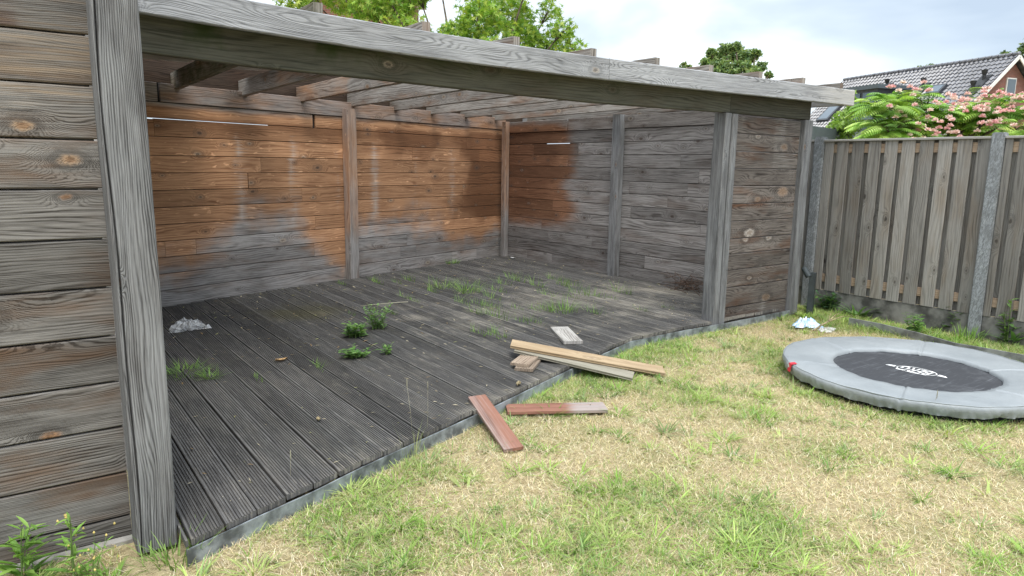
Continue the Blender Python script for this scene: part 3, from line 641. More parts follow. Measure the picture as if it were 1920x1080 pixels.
# ------------------------------------------------------------------ fence
FX = 7.6
FE = empty('garden_fence', (FX, 3.6, 0), 'weathered board on board garden fence with concrete posts', 'fence')
def fmask(x, y, z): return (0, 0.30*float(smooth(0.55, 0.25, z))*float(fbm(y*5, z*3, 3)), 0.12+0.12*float(fbm(y*9, z*1.5, 7)))
for pa, pbt, shift in ((4.55, 2.87, 4.045), (2.76, 1.08, 2.30), (0.97, -0.70, 0.5), (6.34, 4.66, 5.8)):
    wb = WB(); y = shift+0.1755*3
    starts = [q for q in np.arange(shift-0.1755*12, shift+0.1755*12, 0.1755)]
    for q in starts:
        a, b = max(q-0.13, pbt+0.002), min(q, pa-0.002)
        if b-a > 0.03:
            wb.board((FX-0.022+random.uniform(-.003, .003), a, 0.237+random.uniform(-.004, .004)), (0, random.uniform(-.002, .002), 1), (0, 1, 0), 1.70, rect(b-a, 0.016, 0.003), 8, mask=fmask, zax=np.array([1.0, 0, 0]))
        a, b = max(q+0.023-0.065, pbt+0.002), min(q+0.023+0.065, pa-0.002)
        if b-a > 0.03:
            wb.board((FX+0.022, a, 0.237), (0, 0, 1), (0, 1, 0), 1.70, rect(b-a, 0.016, 0.003), 8, mask=fmask, zax=np.array([1.0, 0, 0]))
    wb.build('plank_panel', 'fence_wood', FE)
    for z0, z1 in ((1.79, 1.885), (0.33, 0.42)):
        wb = WB(); wb.board((FX-0.004, pbt+0.001, z0), (0, 1, 0), (0, 0, 1), pa-pbt-0.002, rect(z1-z0, 0.024, 0.002), 4, zax=np.array([1.0, 0, 0])); wb.build('rail', 'fence_rail', FE)
    wb = WB(); wb.board((FX-0.04, pbt+0.001, 1.938), (0, 1, 0), (1, 0, 0), pa-pbt-0.002, rect(0.085, 0.024, 0.004), 6, mask=lambda x, y, z: (0, 0, 0.95)); wb.build('cap_rail', 'fence_wood', FE)
    pb = PB(); pb.box((FX+0.005, (pa+pbt)/2, 0.105), (0.02, 0, 0), (0, (pa-pbt)/2-0.001, 0), (0, 0, 0.13)); pb.build('base_panel', 'plinth', FE, bevel=0.004)
for ya, yb in ((4.552, 4.658), (2.762, 2.868), (0.972, 1.078)):
    pb = PB(); yc = (ya+yb)/2
    pb.box((FX-0.005, yc, 0.97), (0.052, 0, 0), (0, 0.0525, 0), (0, 0, 1.0)); pb.build('concrete_post', 'post_concrete', FE, bevel=0.008)

# ------------------------------------------------------------------ border edging in front of the fence
pb = PB(); pts = [G(1592, 602, 0.05), G(1650, 613, 0.05), G(1720, 630, 0.05), G(1790, 650, 0.05), G(1860, 662, 0.05), G(1925, 674, 0.05), G(2060, 706, 0.05)]
pts = [np.array(p) for p in pts]
for a, b in zip(pts[:-1], pts[1:]):
    n = np.array([(b-a)[1], -(b-a)[0], 0]); n /= np.linalg.norm(n); n *= 0.009
    z0, z1 = np.array([0, 0, -0.10]), np.array([0, 0, 0.035])
    V = [a+z0, b+z0, b+z1, a+z1]
    pb.add([q+n for q in V]+[q-n for q in V], [[0, 1, 2, 3], [5, 4, 7, 6], [3, 2, 6, 7], [0, 3, 7, 4], [1, 5, 6, 2]])
tag(pb.build('border_edging', 'strip'), 'low grey plastic border edging between the lawn and the fence', 'edging')

# ------------------------------------------------------------------ garden spotlight
LX, LY = 7.20, 4.32
SL = empty('garden_spotlight', (LX, LY, 0), 'dark garden spotlight on a square post beside the fence', 'garden light')
ztop = float((EYE+ray(1518, 510)*(LX/ray(1518, 510)[0]))[2])
pb = PB(); pb.box((LX, LY, ztop/2-0.01), (0.03, 0.012, 0), (-0.012, 0.03, 0), (0, 0, ztop/2+0.01)); pb.build('post', 'lamp_metal', SL, bevel=0.004)
hx = np.array([LX, LY, ztop])-CR*0.075-np.array([0, 0, 0.0])
ax = CR*0.35-CU*0.8-CF*0.2; ax = ax/np.linalg.norm(ax)
pb = PB(); pb.tube([hx-ax*0.055+CU*.01, hx-ax*0.05, hx+ax*0.05, hx+ax*0.055], [0.028, 0.033, 0.033, 0.028], 16); pb.build('lamp_head', 'lamp_metal', SL, smooth=False)
pb = PB(); pb.tube([hx, np.array([LX, LY, ztop-0.012])], 0.009, 8); pb.build('bracket', 'lamp_metal', SL)

# ------------------------------------------------------------------ trampoline
TC = np.array([5.545, 2.432]); TR, TI, TZ = 0.939, 0.567, 0.132
TP = empty('trampoline', (TC[0], TC[1], 0), 'round inground trampoline with grey padded rim on the lawn', 'trampoline')
def pad_z(th, r):
    t = (r-TI)/(TR-TI)
    seam = 0.0
    for k in range(6):
        dth = (th-(0.35+k*math.pi/3)+math.pi) % (2*math.pi)-math.pi
        seam -= 0.008*math.exp(-(dth/0.011)**2)-0.004*math.exp(-((dth-0.03)/0.02)**2)
    return TZ-0.018*(1-t)**2+0.004*math.sin(th*3+1.2)*t*0.9+0.004*math.sin(math.pi*t)+seam+0.0018*math.sin(th*13+r*17)+0.0012*math.sin(th*29-r*31)
NA, V, F = 720, [], []
rs = [TI-0.004, TI, TI+0.05, TI+0.12, TI+0.20, TI+0.28, TI+0.34, TR-0.012, TR, TR+0.006, TR+0.004, TR-0.004, TR-0.012]
def pad_pt(i, j):
    th = 2*math.pi*i/NA; r = rs[j]
    wob = 1+0.003*math.sin(th*5+.7)+0.0015*math.sin(th*11)
    if j == 0: z = pad_z(th, TI)-0.022
    elif j <= 7: z = pad_z(th, r)
    else:
        k = j-8; z = pad_z(th, TR)-(0.004, 0.022, 0.042, 0.062, 0.082)[k]
        r += (0.0035*math.sin(th*23+k)+0.003*math.sin(th*41+1+k*.7))*(k/4)+0.0045*math.sin(th*67+4*math.sin(th*9))*(k/4)*(0.4+0.6*math.sin(th*7)**2)+0.003*math.sin(th*131+3*math.sin(th*11+k))*(k/4)
        if k == 4: z += 0.004*math.sin(th*11)+0.003*math.sin(th*37)
    if j <= 2: r += 0.0025*math.sin(th*6+2)+0.001*math.sin(th*17)
    return (TC[0]+r*wob*math.cos(th), TC[1]+r*wob*math.sin(th), z)
for i in range(NA):
    for j in range(len(rs)): V.append(pad_pt(i, j))
m = len(rs)
for i in range(NA):
    for j in range(m-1): F.append([i*m+j, i*m+j+1, ((i+1) % NA)*m+j+1, ((i+1) % NA)*m+j])
pb = PB(); pb.add(V, F); pad = pb.build('safety_pad', 'pad', TP, smooth=True)
pb = PB(); pb.tube([(TC[0]+(TR-0.004)*math.cos(a), TC[1]+(TR-0.004)*math.sin(a), pad_z(a, TR)+0.0005) for a in np.linspace(0, 2*math.pi, 160)], 0.0045, 5); pb.build('piping', 'pad', pad)
pb = PB(); MZ = TZ-0.040
V = [(TC[0], TC[1], MZ-0.012)]+[(TC[0]+r*math.cos(2*math.pi*i/64), TC[1]+r*math.sin(2*math.pi*i/64), MZ-0.012*(1-(r/0.6)**2)) for r in (0.15, 0.3, 0.45, 0.60) for i in range(64)]
F = [[0, 1+i, 1+(i+1) % 64] for i in range(64)]+[[1+k*64+i, 1+(k+1)*64+i, 1+(k+1)*64+(i+1) % 64, 1+k*64+(i+1) % 64] for k in range(3) for i in range(64)]
pb.add(V, F); mt = pb.build('jumping_mat', 'mat', TP, smooth=True)
pb = PB()
for rr, zz_, ra in ((0.86, 0.055, 0.022), (0.86, 0.012, 0.02)): pb.tube([(TC[0]+rr*math.cos(a), TC[1]+rr*math.sin(a), zz_) for a in np.linspace(0, 2*math.pi, 72)], ra, 8)
for k in range(8):
    a = k*math.pi/4+.2; pb.tube([(TC[0]+.86*math.cos(a), TC[1]+.86*math.sin(a), 0.0), (TC[0]+.86*math.cos(a), TC[1]+.86*math.sin(a), 0.06)], 0.018, 8)
pb.build('frame', 'dark', TP)
pb = PB(); pb.tube([(TC[0]+.84*math.cos(a), TC[1]+.84*math.sin(a), 0.035) for a in np.linspace(0, 2*math.pi, 72)], 0.012, 4)
V = [(TC[0]+.845*math.cos(a), TC[1]+.845*math.sin(a), z) for z in (0.0, 0.06) for a in np.linspace(0, 2*math.pi, 73)[:-1]]
pb.add(V, [[i, (i+1) % 72, 72+(i+1) % 72, 72+i] for i in range(72)]); pb.build('inner_skirt', 'dark', TP)
# printed logo, upside down as seen from the lawn
p0, p1 = G(1772, 706.5, MZ-0.009), G(1668, 684, MZ-0.009)
lx = (p1-p0); LL = np.linalg.norm(lx); lx /= LL; ly = np.cross([0, 0, 1.0], lx); lc = (p0+p1)/2
cu = bpy.data.curves.new('print_text', 'FONT'); cu.body = 'BERG'; cu.align_x = 'CENTER'; cu.align_y = 'CENTER'; cu.size = 1.0; cu.shear = 0.25; cu.offset = 0.012
to = bpy.data.objects.new('print_text', cu); COL.objects.link(to); bpy.context.view_layer.update()
me = bpy.data.meshes.new_from_object(to.evaluated_get(bpy.context.evaluated_depsgraph_get())); bpy.data.objects.remove(to)
xs_ = np.array([v.co[:] for v in me.vertices]); w_ = np.ptp(xs_[:, 0]); s = LL*0.60/w_
for v in me.vertices:
    q = lc+lx*v.co.x*s+ly*v.co.y*s*2.1; v.co = (q[0], q[1], MZ-0.0085)
link('print', me, 'logo', mt)
pb = PB(); n = 48
a_, b_ = LL*0.36, LL*0.235
o = [(lc+lx*a_*math.cos(t)+ly*b_*math.sin(t), lc+lx*(a_-0.008)*math.cos(t)+ly*(b_-0.010)*math.sin(t)) for t in np.linspace(0, 2*math.pi, n+1)[:-1]]
V = [(*q[0][:2], MZ-0.0082) for q in o]+[(*q[1][:2], MZ-0.0082) for q in o]
pb.add(V, [[i, (i+1) % n, n+(i+1) % n, n+i] for i in range(n)])
for sg in (-1, 1):
    V = [lc+lx*sg*LL*0.385+ly*0.030, lc+lx*sg*LL*0.56+ly*0.024, lc+lx*sg*LL*0.50-ly*0.012, lc+lx*sg*LL*0.385-ly*0.018]
    pb.add([(q[0], q[1], MZ-0.0078) for q in V], [[0, 1, 2, 3]])
pb.build('print', 'logo', mt)
ta = math.atan2(*(G(1482, 686, 0.12)[:2]-TC)[::-1])
pb = PB(); V = []
for z in (0, 1, 2):
    for t in (-0.028, 0.028):
        r = (TR-0.03, TR+0.012, TR+0.022)[z]; V.append((TC[0]+r*math.cos(ta+t), TC[1]+r*math.sin(ta+t), (TZ+0.012, TZ+0.006, TZ-0.055)[z]))
pb.add(V, [[0, 1, 3, 2], [2, 3, 5, 4]])
tg = pb.build('tag', 'red_tag', TP); tg['label'] = 'small red cloth tag on the pad edge'
pb = PB(); r = TR+0.026
pb.add([(TC[0]+(r-.002)*math.cos(ta+a), TC[1]+(r-.002)*math.sin(ta+a), z) for a, z in ((-0.014, 0.128), (0.006, 0.132), (0.014, 0.112), (-0.006, 0.108))], [[0, 1, 2, 3]]); pb.build('emblem', 'logo', tg)

# ------------------------------------------------------------------ loose boards
def loose(name, mat, corners, zs_, label, cat='plank', thick=0.022, prof=None, group=None, mask=None, nseg=10):
    """corners: the four pixel corners of its top face in order (end a: left, right; end b: right, left)"""
    P = [G(x, y, z) for (x, y), z in zip(corners, zs_)]
    a, b = (P[0]+P[1])/2, (P[2]+P[3])/2
    d = b-a; Ln = np.linalg.norm(d); d /= Ln
    side = (P[1]-P[0])+(P[2]-P[3]); side[2] = 0; side -= d*np.dot(d, side); w = np.linalg.norm(side)/2; side /= np.linalg.norm(side)
    up = np.cross(d, side); up = up if up[2] > 0 else -up
    pr = prof(w, thick) if prof else rect(w, thick, 0.002)
    wb_ = WB(); o = a-side*w/2-up*thick
    wb_.board((0, 0, 0), (1, 0, 0), (0, 1, 0), Ln, pr, nseg, mask=mask, zax=np.array([0, 0, 1.0]))
    ob = wb_.build(name, mat)
    ob.matrix_world = Matrix(((d[0], side[0], up[0], o[0]), (d[1], side[1], up[1], o[1]), (d[2], side[2], up[2], o[2]), (0, 0, 0, 1)))
    return tag(ob, label, cat, group)
def tongue(w, t): return [(0, 0.002), (0.002, 0), (w-0.002, 0), (w, 0.002), (w, t*0.30), (w-0.008, t*0.36), (w-0.008, t*0.62), (w, t*0.68), (w, t-0.002), (w-0.004, t), (0.004, t), (0, t-0.002), (0, t*0.68), (0.008, t*0.62), (0.008, t*0.36), (0, t*0.30)]
GB = 'loose boards by the deck edge'
loose('loose_plank', 'grey_wood', [(972, 646), (966, 657), (1183, 708), (1193, 698)], [0.185, 0.185, 0.045, 0.045], 'long greenish grey plank lying under the tan plank, end on grass', thick=0.024, prof=tongue, group=GB)
loose('loose_plank', 'tan_wood', [(960, 634), (958, 649), (1238, 696), (1251, 690)], [0.222, 0.222, 0.045, 0.045], 'long tan plank on top of the pile across the deck edge', thick=0.026, prof=tongue, group=GB)
gp5 = lambda w, t: groove_prof(w, t, 6, 0.004, 0.006)
loose('board_offcut', 'brown_wood', [(967, 687), (997, 694), (1013, 675), (983, 668)], [0.126]*4, 'short ribbed brown offcut lying flat on the deck, lower of two', 'offcut', 0.024, gp5, GB)
loose('board_offcut', 'brown_wood', [(958, 678), (990, 684), (1009, 668), (980, 662)], [0.150]*4, 'short ribbed brown offcut stacked on another under the planks', 'offcut', 0.023, gp5, GB)
loose('board_offcut', 'stub_wood', [(1032, 613), (1065, 612), (1093, 639), (1057, 640)], [0.128]*4, 'short silver grey striped plank stub alone on the deck', 'offcut', 0.026, None, GB)
loose('loose_plank', 'red_wood', [(876, 742), (912, 741), (983, 839), (944, 841)], [0.128, 0.128, 0.03, 0.03], 'reddish plank sloping from the deck edge down to the grass', thick=0.02, group=GB, mask=lambda x, y, z: (0, 0, 0.30+0.4*float(y < 0.03)))
loose('loose_plank', 'red_wood', [(944, 757), (956, 772), (1142, 767), (1128, 754)], [0.045]*4, 'ribbed plank half red half grey lying flat on the grass', thick=0.024, group=GB,
      prof=lambda w, t: groove_prof(w, t, 5, 0.003, 0.006), mask=lambda x, y, z: (0, 0, 0.02+0.95*float(smooth(0.30, 0.48, x))), nseg=24)

# ------------------------------------------------------------------ plastic litter
def crumple(name, mat, c, rx, ry, h, label, cat, seed, rot=0.0, n=72, rings=22):
    V = []; F = []
    def ridged(x, y, k): return 1-abs(2*float(vnoise(x, y, seed+k))-1)
    for ring in range(rings+1):
        for i in range(n):
            th = 2*math.pi*i/n; t = ring/rings
            rr = t**0.85*(1+0.22*math.sin(th*3+seed)+0.12*math.sin(th*7+seed*2)+0.10*math.sin(th*13+seed))
            x, y = rx*rr*math.cos(th), ry*rr*math.sin(th)
            fx, fy = x*10+seed, y*10
            cr = 0.55*ridged(fx, fy, 1)**2+0.30*ridged(fx*2.1+fy, fy*2.1-fx*.6, 2)**2+0.15*ridged(fx*4.3, fy*4.3, 3)
            z = h*(1-t**2.2)*(0.18+1.05*cr)+0.004+0.012*cr*(t > .8)
            x += 0.012*(ridged(fx*1.7, fy*1.7, 5)-.5); y += 0.012*(ridged(fx*1.7, fy*1.7, 6)-.5)
            V.append((c[0]+x*math.cos(rot)-y*math.sin(rot), c[1]+x*math.sin(rot)+y*math.cos(rot), c[2]+max(0.003, z)))
    for k in range(rings):
        for i in range(n): F.append([k*n+i, (k+1)*n+i, (k+1)*n+(i+1) % n, k*n+(i+1) % n])
    p = PB(); p.add(V, F); return tag(p.build(name, mat, smooth=True), label, cat)
crumple('plastic_bag', 'clear_film', G(352, 617, 0.10), 0.155, 0.14, 0.10, 'crumpled clear plastic bag lying on the deck by the corner post', 'plastic bag', 3)
crumple('plastic_bag', 'blue_film', G(1511, 612, 0.02), 0.14, 0.12, 0.09, 'crumpled blue and white plastic bag on the grass by the trampoline', 'plastic bag', 5)
crumple('plastic_sheet', 'clear_film', G(1547, 620, 0.02), 0.12, 0.09, 0.035, 'flat piece of pale clear plastic on the grass beside the blue bag', 'plastic sheet', 8)
def branch(name, paths, mat, label, cat):
    p = PB()
    for pa, ra in paths: p.tube(pa, ra, 6)
    return tag(p.build(name, mat, smooth=True), label, cat)
b0, b1, b2, b3, b4 = G(1526, 620, 0.03), G(1553, 603, 0.10), G(1578, 586, 0.14), G(1558, 586, 0.17), G(1600, 592, 0.10)
branch('dry_branch', [([b0, (b0+b1)/2+[0, 0, .01], b1], [0.010, 0.009, 0.008]), ([b1, (b1+b2)/2+[0, 0, .02], b2], [0.007, 0.005, 0.002]), ([b1, (b1+b3)/2, b3], [0.005, 0.004, 0.002]), ([b1, (b1+b4)/2+[0, 0, .02], b4], [0.006, 0.004, 0.002])], 'twig', 'dry forked branch lying across the plastic on the grass', 'branch')
rg = np.random.default_rng(4); c0 = np.array([6.70, 5.72, 0.18]); paths = []
for k in range(46):
    a = rg.normal(size=3)*[0.09, 0.17, 0.06]; b = rg.normal(size=3)*[0.09, 0.17, 0.06]; mdl = (a+b)/2+rg.normal(size=3)*0.05
    q = [c0+a, c0+mdl, c0+b]; q = [np.array([min(v[0], 6.86), v[1], max(v[2], 0.108)]) for v in q]; paths.append((q, [0.004, 0.003, 0.002]))
M['dark_twig'] = plain('dark_twig', (0.13, 0.09, 0.07), 0.9, 0.1, var=0.3, scale=20)
branch('twig_tangle', paths, 'dark_twig', 'tangle of dead brown twigs against the right wall on the deck', 'twigs')
branch('rope', [([G(676, 574, 0.103), G(705, 571, 0.104), G(735, 568, 0.103), G(765, 566, 0.104)], 0.006)], 'rope', 'short pale length of rope lying on the deck', 'rope')
pb = PB()
for i, (px, py, z, s, l) in enumerate(((528, 677, 0.103, 0.045, 'curled pale brown dead leaf on the dark deck boards'), (597, 788, 0.103, 0.03, 'small whitish dead leaf on the deck near the front edge'), (1135, 645, 0.02, 0.05, 'brown dead leaf on the grass by the deck corner'),
                                      (972, 722, 0.104, 0.04, 'pale dry leaf on the front edge of the deck'), (962, 485, 0.104, 0.05, 'white scrap lying in the far corner of the deck'))):
    c = G(px, py, z); p = PB(); th = i*1.3
    V = []
    for u in (-1, -0.4, 0.3, 1):
        for v in (-1, 0, 1):
            ww = 0.42*math.sqrt(max(0.02, 1-u*u)); x, y = u*s, v*ww*s
            V.append((c[0]+x*math.cos(th)-y*math.sin(th), c[1]+x*math.sin(th)+y*math.cos(th), c[2]+abs(v)*0.35*s+0.2*s*u*u))
    p.add(V, [[a*3+b, (a+1)*3+b, (a+1)*3+b+1, a*3+b+1] for a in range(3) for b in range(2)])
    tag(p.build('dead_leaf', 'dead_leaf' if i in (0, 2) else 'logo' if i == 4 else 'twig', smooth=True), l, 'leaf' if i < 4 else 'scrap', 'bits of litter on the deck and lawn')

n_ = 900; r_ = np.random.default_rng(99)
lx_ = r_.uniform(0.5, 6.8, n_); ly_ = np.array([r_.uniform(edge_y(a)+0.02, min(back_y(a), 9.5)-0.05) for a in lx_])
sz = r_.uniform(0.006, 0.022, n_)*(1+0.4*(ly_ > 5)); Rm_ = rand_rots(n_, (0, 0, 1), 0.25, r_)*sz[:, None, None]; Rm_[:, :, 1] *= r_.uniform(0.15, 0.6, n_)[:, None]
V, F, C = inst(np.array([(-1, -.3, 0), (0.2, -0.5, 0.1), (1, 0.1, 0), (-0.1, 0.5, 0.05)]), [np.array([[0, 1, 2, 3]])], np.c_[lx_, ly_, np.full(n_, 0.1065)], Rm_, np.c_[np.array([(0.40, 0.33, 0.21), (0.52, 0.46, 0.34), (0.25, 0.17, 0.09), (0.30, 0.30, 0.14)])[r_.integers(0, 4, n_)], np.ones(n_)])
tag(link('leaf_crumbs', np_mesh('leaf_crumbs', V, F, C), 'blade'), 'fine straw and leaf crumbs scattered over the dark deck', 'litter', kind='stuff')

# ------------------------------------------------------------------ grass
def blades(pos, h, w, lean, az, cols, droop=0.5, nseg=2):
    """curved tapering blades; arrays per blade"""
    n = len(pos); dirh = np.stack([np.cos(az), np.sin(az), np.zeros(n)], 1); side = np.stack([-np.sin(az), np.cos(az), np.zeros(n)], 1)
    V = np.zeros((n, 2*nseg+1, 3)); cc = np.zeros((n, 2*nseg+1, 4))
    for k in range(nseg+1):
        t = k/nseg
        hor = h*np.sin(lean)*(t+droop*t*t*0.5); ver = h*np.cos(lean)*(t-droop*0.45*t*t)
        p = pos+dirh*hor[:, None]; p[:, 2] += ver
        ww = (w*0.5*(1-t**1.6))[:, None]
        if k < nseg: V[:, 2*k] = p-side*ww; V[:, 2*k+1] = p+side*ww
        else: V[:, 2*k] = p
        j = slice(2*k, 2*k+2) if k < nseg else slice(2*k, 2*k+1)
        cc[:, j] = cols[:, None, :]
    m = 2*nseg+1; base = (np.arange(n)*m)[:, None]
    Fq = [base+np.array([[2*k, 2*k+1, 2*k+3, 2*k+2]]) for k in range(nseg-1)]
    Ft = base+np.array([[2*nseg-2, 2*nseg-1, 2*nseg]])
    F = ([np.concatenate(Fq)] if Fq else [])+[Ft]
    return V.reshape(-1, 3), F, cc.reshape(-1, 4)
def merge(parts):
    Vs, Q, T, C, b = [], [], [], [], 0
    for V, F, c in parts:
        for f in F: (Q if f.shape[1] == 4 else T).append(f+b)
        Vs.append(V); C.append(c); b += len(V)
    F = ([np.concatenate(Q)] if Q else [])+([np.concatenate(T)] if T else [])
    return np.concatenate(Vs), F, np.concatenate(C)
def cols_mix(n, palette, rng, jit=0.16):
    p = np.array(palette); i = rng.integers(0, len(p), n); c = p[i]*(1+jit*rng.normal(size=(n, 1))); return np.c_[np.clip(c, 0.01, 0.9), np.ones(n)]
def project(P):
    q = P-EYE; z = q@CF; return 960+FPX*(q@CR)/z, 540-FPX*(q@CU)/z, z
STRAW = [(0.70, 0.60, 0.40), (0.78, 0.70, 0.51), (0.54, 0.43, 0.27), (0.84, 0.77, 0.60), (0.66, 0.58, 0.32), (0.40, 0.30, 0.20), (0.74, 0.64, 0.47), (0.50, 0.38, 0.28)]
GREEN = [(0.20, 0.34, 0.065), (0.27, 0.42, 0.09), (0.34, 0.46, 0.13), (0.14, 0.25, 0.06), (0.40, 0.49, 0.17), (0.24, 0.34, 0.13)]
rg = np.random.default_rng(21)
def in_deck(x, y): return y > np.interp(x, EDGE[:, 0], EDGE[:, 1])-0.03
def lawn_ok(x, y, pad=0.0):
    ok = ~((in_deck(x, y)) & (x < 7.02) & (x > 0.25)) & ~((x <= 0.30) & (y > 3.15)) & ~((x <= 0.47) & (x > 0.28) & (y > 2.98))
    ok &= np.hypot(x-TC[0], y-TC[1]) > 0.86+pad
    ok &= x < 7.56
    return ok
def scatter(n, x0=-1.6, x1=7.6, y0=0.7, y1=4.9):
    x = rg.uniform(x0, x1, n); y = rg.uniform(y0, y1, n); ok = lawn_ok(x, y); x, y = x[ok], y[ok]
    px, py, z = project(np.c_[x, y, np.zeros(len(x))]); ok = (px > -260) & (px < 2180) & (py < 1240) & (z > 0.3)
    return x[ok], y[ok]
def green_field(x, y):
    g = fbm(x*1.5+4.2, y*1.5, 31, 4)
    d_edge = np.interp(x, EDGE[:, 0], EDGE[:, 1])-y                       # metres in front of the deck
    g = g+0.24*np.exp(-(np.clip(d_edge, 0, 9)/0.22)**2)*(x < 6.9)*(x > 0.4)
    g = g+0.26*np.exp(-((x-6.95)/0.45)**2)+0.35*(x > 6.95)                  # border by the fence
    g = g+0.22*np.exp(-((np.hypot(x-TC[0], y-TC[1])-0.98)/0.12)**2)
    for cx, cy, r, a in ((1.15, 2.55, 0.33, .22), (1.75, 2.45, .35, .17), (2.2, 2.2, .35, .15), (1.75, 3.05, .18, .2), (3.55, 3.75, .2, .16), (5.6, 3.75, .45, .16), (4.6, 4.1, .3, .15), (2.6, 1.75, .4, .10)):
        g = g+a*np.exp(-(np.hypot(x-cx, y-cy)/r)**2)
    for cx, cy, r, a in ((3.3, 2.6, .5, .12), (4.0, 1.9, .5, .08), (1.0, 2.2, .28, .2), (0.75, 2.72, .15, .2), (3.0, 2.9, .3, .1)):
        g = g-a*np.exp(-(np.hypot(x-cx, y-cy)/r)**2)
    return g
parts = []
# matted dry thatch
x, y = scatter(330000); n = len(x); z0 = np.full(n, 0.0)
h = rg.uniform(0.018, 0.05, n); parts.append(blades(np.c_[x, y, z0+rg.uniform(0, 0.012, n)], h, rg.uniform(0.0014, 0.003, n), rg.uniform(0.7, 1.5, n), rg.uniform(0, 2*np.pi, n), cols_mix(n, STRAW, rg), 0.3, 2))
# thin green blades where the lawn is alive
x, y = scatter(260000); g = green_field(x, y); keep = rg.random(len(x)) < smooth(0.42, 0.80, g)*0.80+0.08; x, y, g = x[keep], y[keep], g[keep]; n = len(x)
h = rg.uniform(0.025, 0.07, n)*(0.7+0.8*g); parts.append(blades(np.c_[x, y, np.zeros(n)], h, rg.uniform(0.002, 0.004, n), rg.uniform(0.2, 1.2, n), rg.uniform(0, 2*np.pi, n), cols_mix(n, GREEN+[(0.40, 0.42, 0.17), (0.46, 0.46, 0.24), (0.33, 0.35, 0.15)], rg), 0.7, 2))
# broad leaved clumps
x, y = scatter(9000); g = green_field(x, y); keep = rg.random(len(x)) < smooth(0.46, 0.88, g)*0.50+0.10; x, y, g = x[keep], y[keep], g[keep]
for cx, cy, cg in zip(x, y, g):
    m = int(rg.integers(6, 34)); s = rg.uniform(0.5, 1.5)*(1.25 if cx > 6.95 else 1.0)
    a = rg.uniform(0, 2*np.pi, m); pos = np.c_[cx+np.cos(a)*rg.random(m)*0.04*s, cy+np.sin(a)*rg.random(m)*0.04*s, np.zeros(m)]
    base = np.array(GREEN[int(rg.integers(0, len(GREEN)))])*rg.uniform(0.8, 1.15)
    c = np.c_[np.clip(base*(1+0.14*rg.normal(size=(m, 1))), .01, .9), np.ones(m)]
    parts.append(blades(pos, rg.uniform(0.04, 0.10, m)*s, rg.uniform(0.0036, 0.0078, m)*s, rg.uniform(0.45, 1.35, m), a, c, 0.8, 3))
V, F, C = merge(parts)
tag(link('lawn_grass', np_mesh('lawn_grass', V, F, C), 'blade'), 'patchy lawn of straw coloured dry grass with green tufts', 'grass', kind='stuff')

def tuft(name, c, n, hr, spread, pal, label, group, wr=(0.003, 0.006), lean=(0.05, 0.8), seed=0, cat='grass tuft', droop=0.5):
    r_ = np.random.default_rng(seed); a = r_.uniform(0, 2*np.pi, n); rr = np.sqrt(r_.random(n))*spread
    pos = np.c_[np.cos(a)*rr, np.sin(a)*rr, np.zeros(n)]
    if group == DG and n < 60:                      # these grow along the gaps between two boards
        pos[:, 1] *= 1.7; pos[:, 0] = r_.normal(size=n)*0.010
    V, F, C = blades(pos, r_.uniform(*hr, n), r_.uniform(*wr, n), r_.uniform(*lean, n), a+r_.normal(size=n)*0.6, cols_mix(n, pal, r_, 0.2), droop, 3)
    o = link(name, np_mesh(name, V, F, C), 'blade'); o.location = c
    return tag(o, label, cat, group)
DG = 'grass tufts growing between the deck boards'
DPAL = [(0.15, 0.28, 0.07), (0.20, 0.34, 0.08), (0.26, 0.40, 0.11), (0.13, 0.23, 0.07)]
big = [(878, 548, 110, .30, .15, 'largest bushy grass clump in the middle of the deck'), (828, 540, 70, .25, .16, 'wide thin grass clump left of the largest clump on the deck'), (848, 494, 90, .14, .11, 'dark round green clump on the deck close to the back wall'),
       (1056, 585, 80, .24, .15, 'bright green grass clump on the deck behind the loose planks'), (345, 700, 160, .15, .16, 'flat feathery grass clump on the deck beside the corner post'), (395, 708, 70, .13, .06, 'small feathery grass sprig right of the clump by the corner post')]
for i, (px, py, n, h, s, l) in enumerate(big):
    tuft('grass_tuft', G(px, py, 0.095), n, (h*.5, h), s, DPAL, l, DG, seed=100+i, lean=(0.1, 1.1) if i < 4 else (0.6, 1.4))
small = [(710, 532, .07), (640, 534, .06), (767, 527, .09), (744, 531, .05), (760, 560, .07), (778, 566, .06), (732, 588, .06), (866, 570, .09), (898, 572, .07), (920, 575, .06), (926, 595, .16), (922, 560, .10), (945, 535, .10), (935, 548, .08),
         (968, 527, .12), (960, 522, .08), (1010, 538, .12), (1052, 535, .10), (1070, 535, .08), (1038, 525, .08), (1085, 552, .12), (1025, 555, .08), (1072, 558, .06), (1115, 556, .10), (1163, 550, .13), (1112, 588, .10), (1018, 582, .07), (1006, 583, .06),
         (1028, 580, .06), (980, 606, .06), (1002, 606, .07), (900, 628, .08), (938, 630, .08), (925, 632, .06), (892, 588, .07), (598, 690, .05), (485, 712, .04), (970, 580, .05), (1200, 582, .05), (810, 548, .08), (700, 527, .05), (1145, 560, .05), (1250, 578, .04), (660, 590, .03)]
for i, (px, py, h) in enumerate(small):
    tuft('grass_tuft', G(px, py, 0.095), int(14+h*260), (h*.8, h*2.0), 0.04+h*0.7, DPAL, 'small thin grass tuft sprouting between the dark deck boards', DG, seed=200+i, wr=(0.002, 0.0045), lean=(0.05, 0.9))
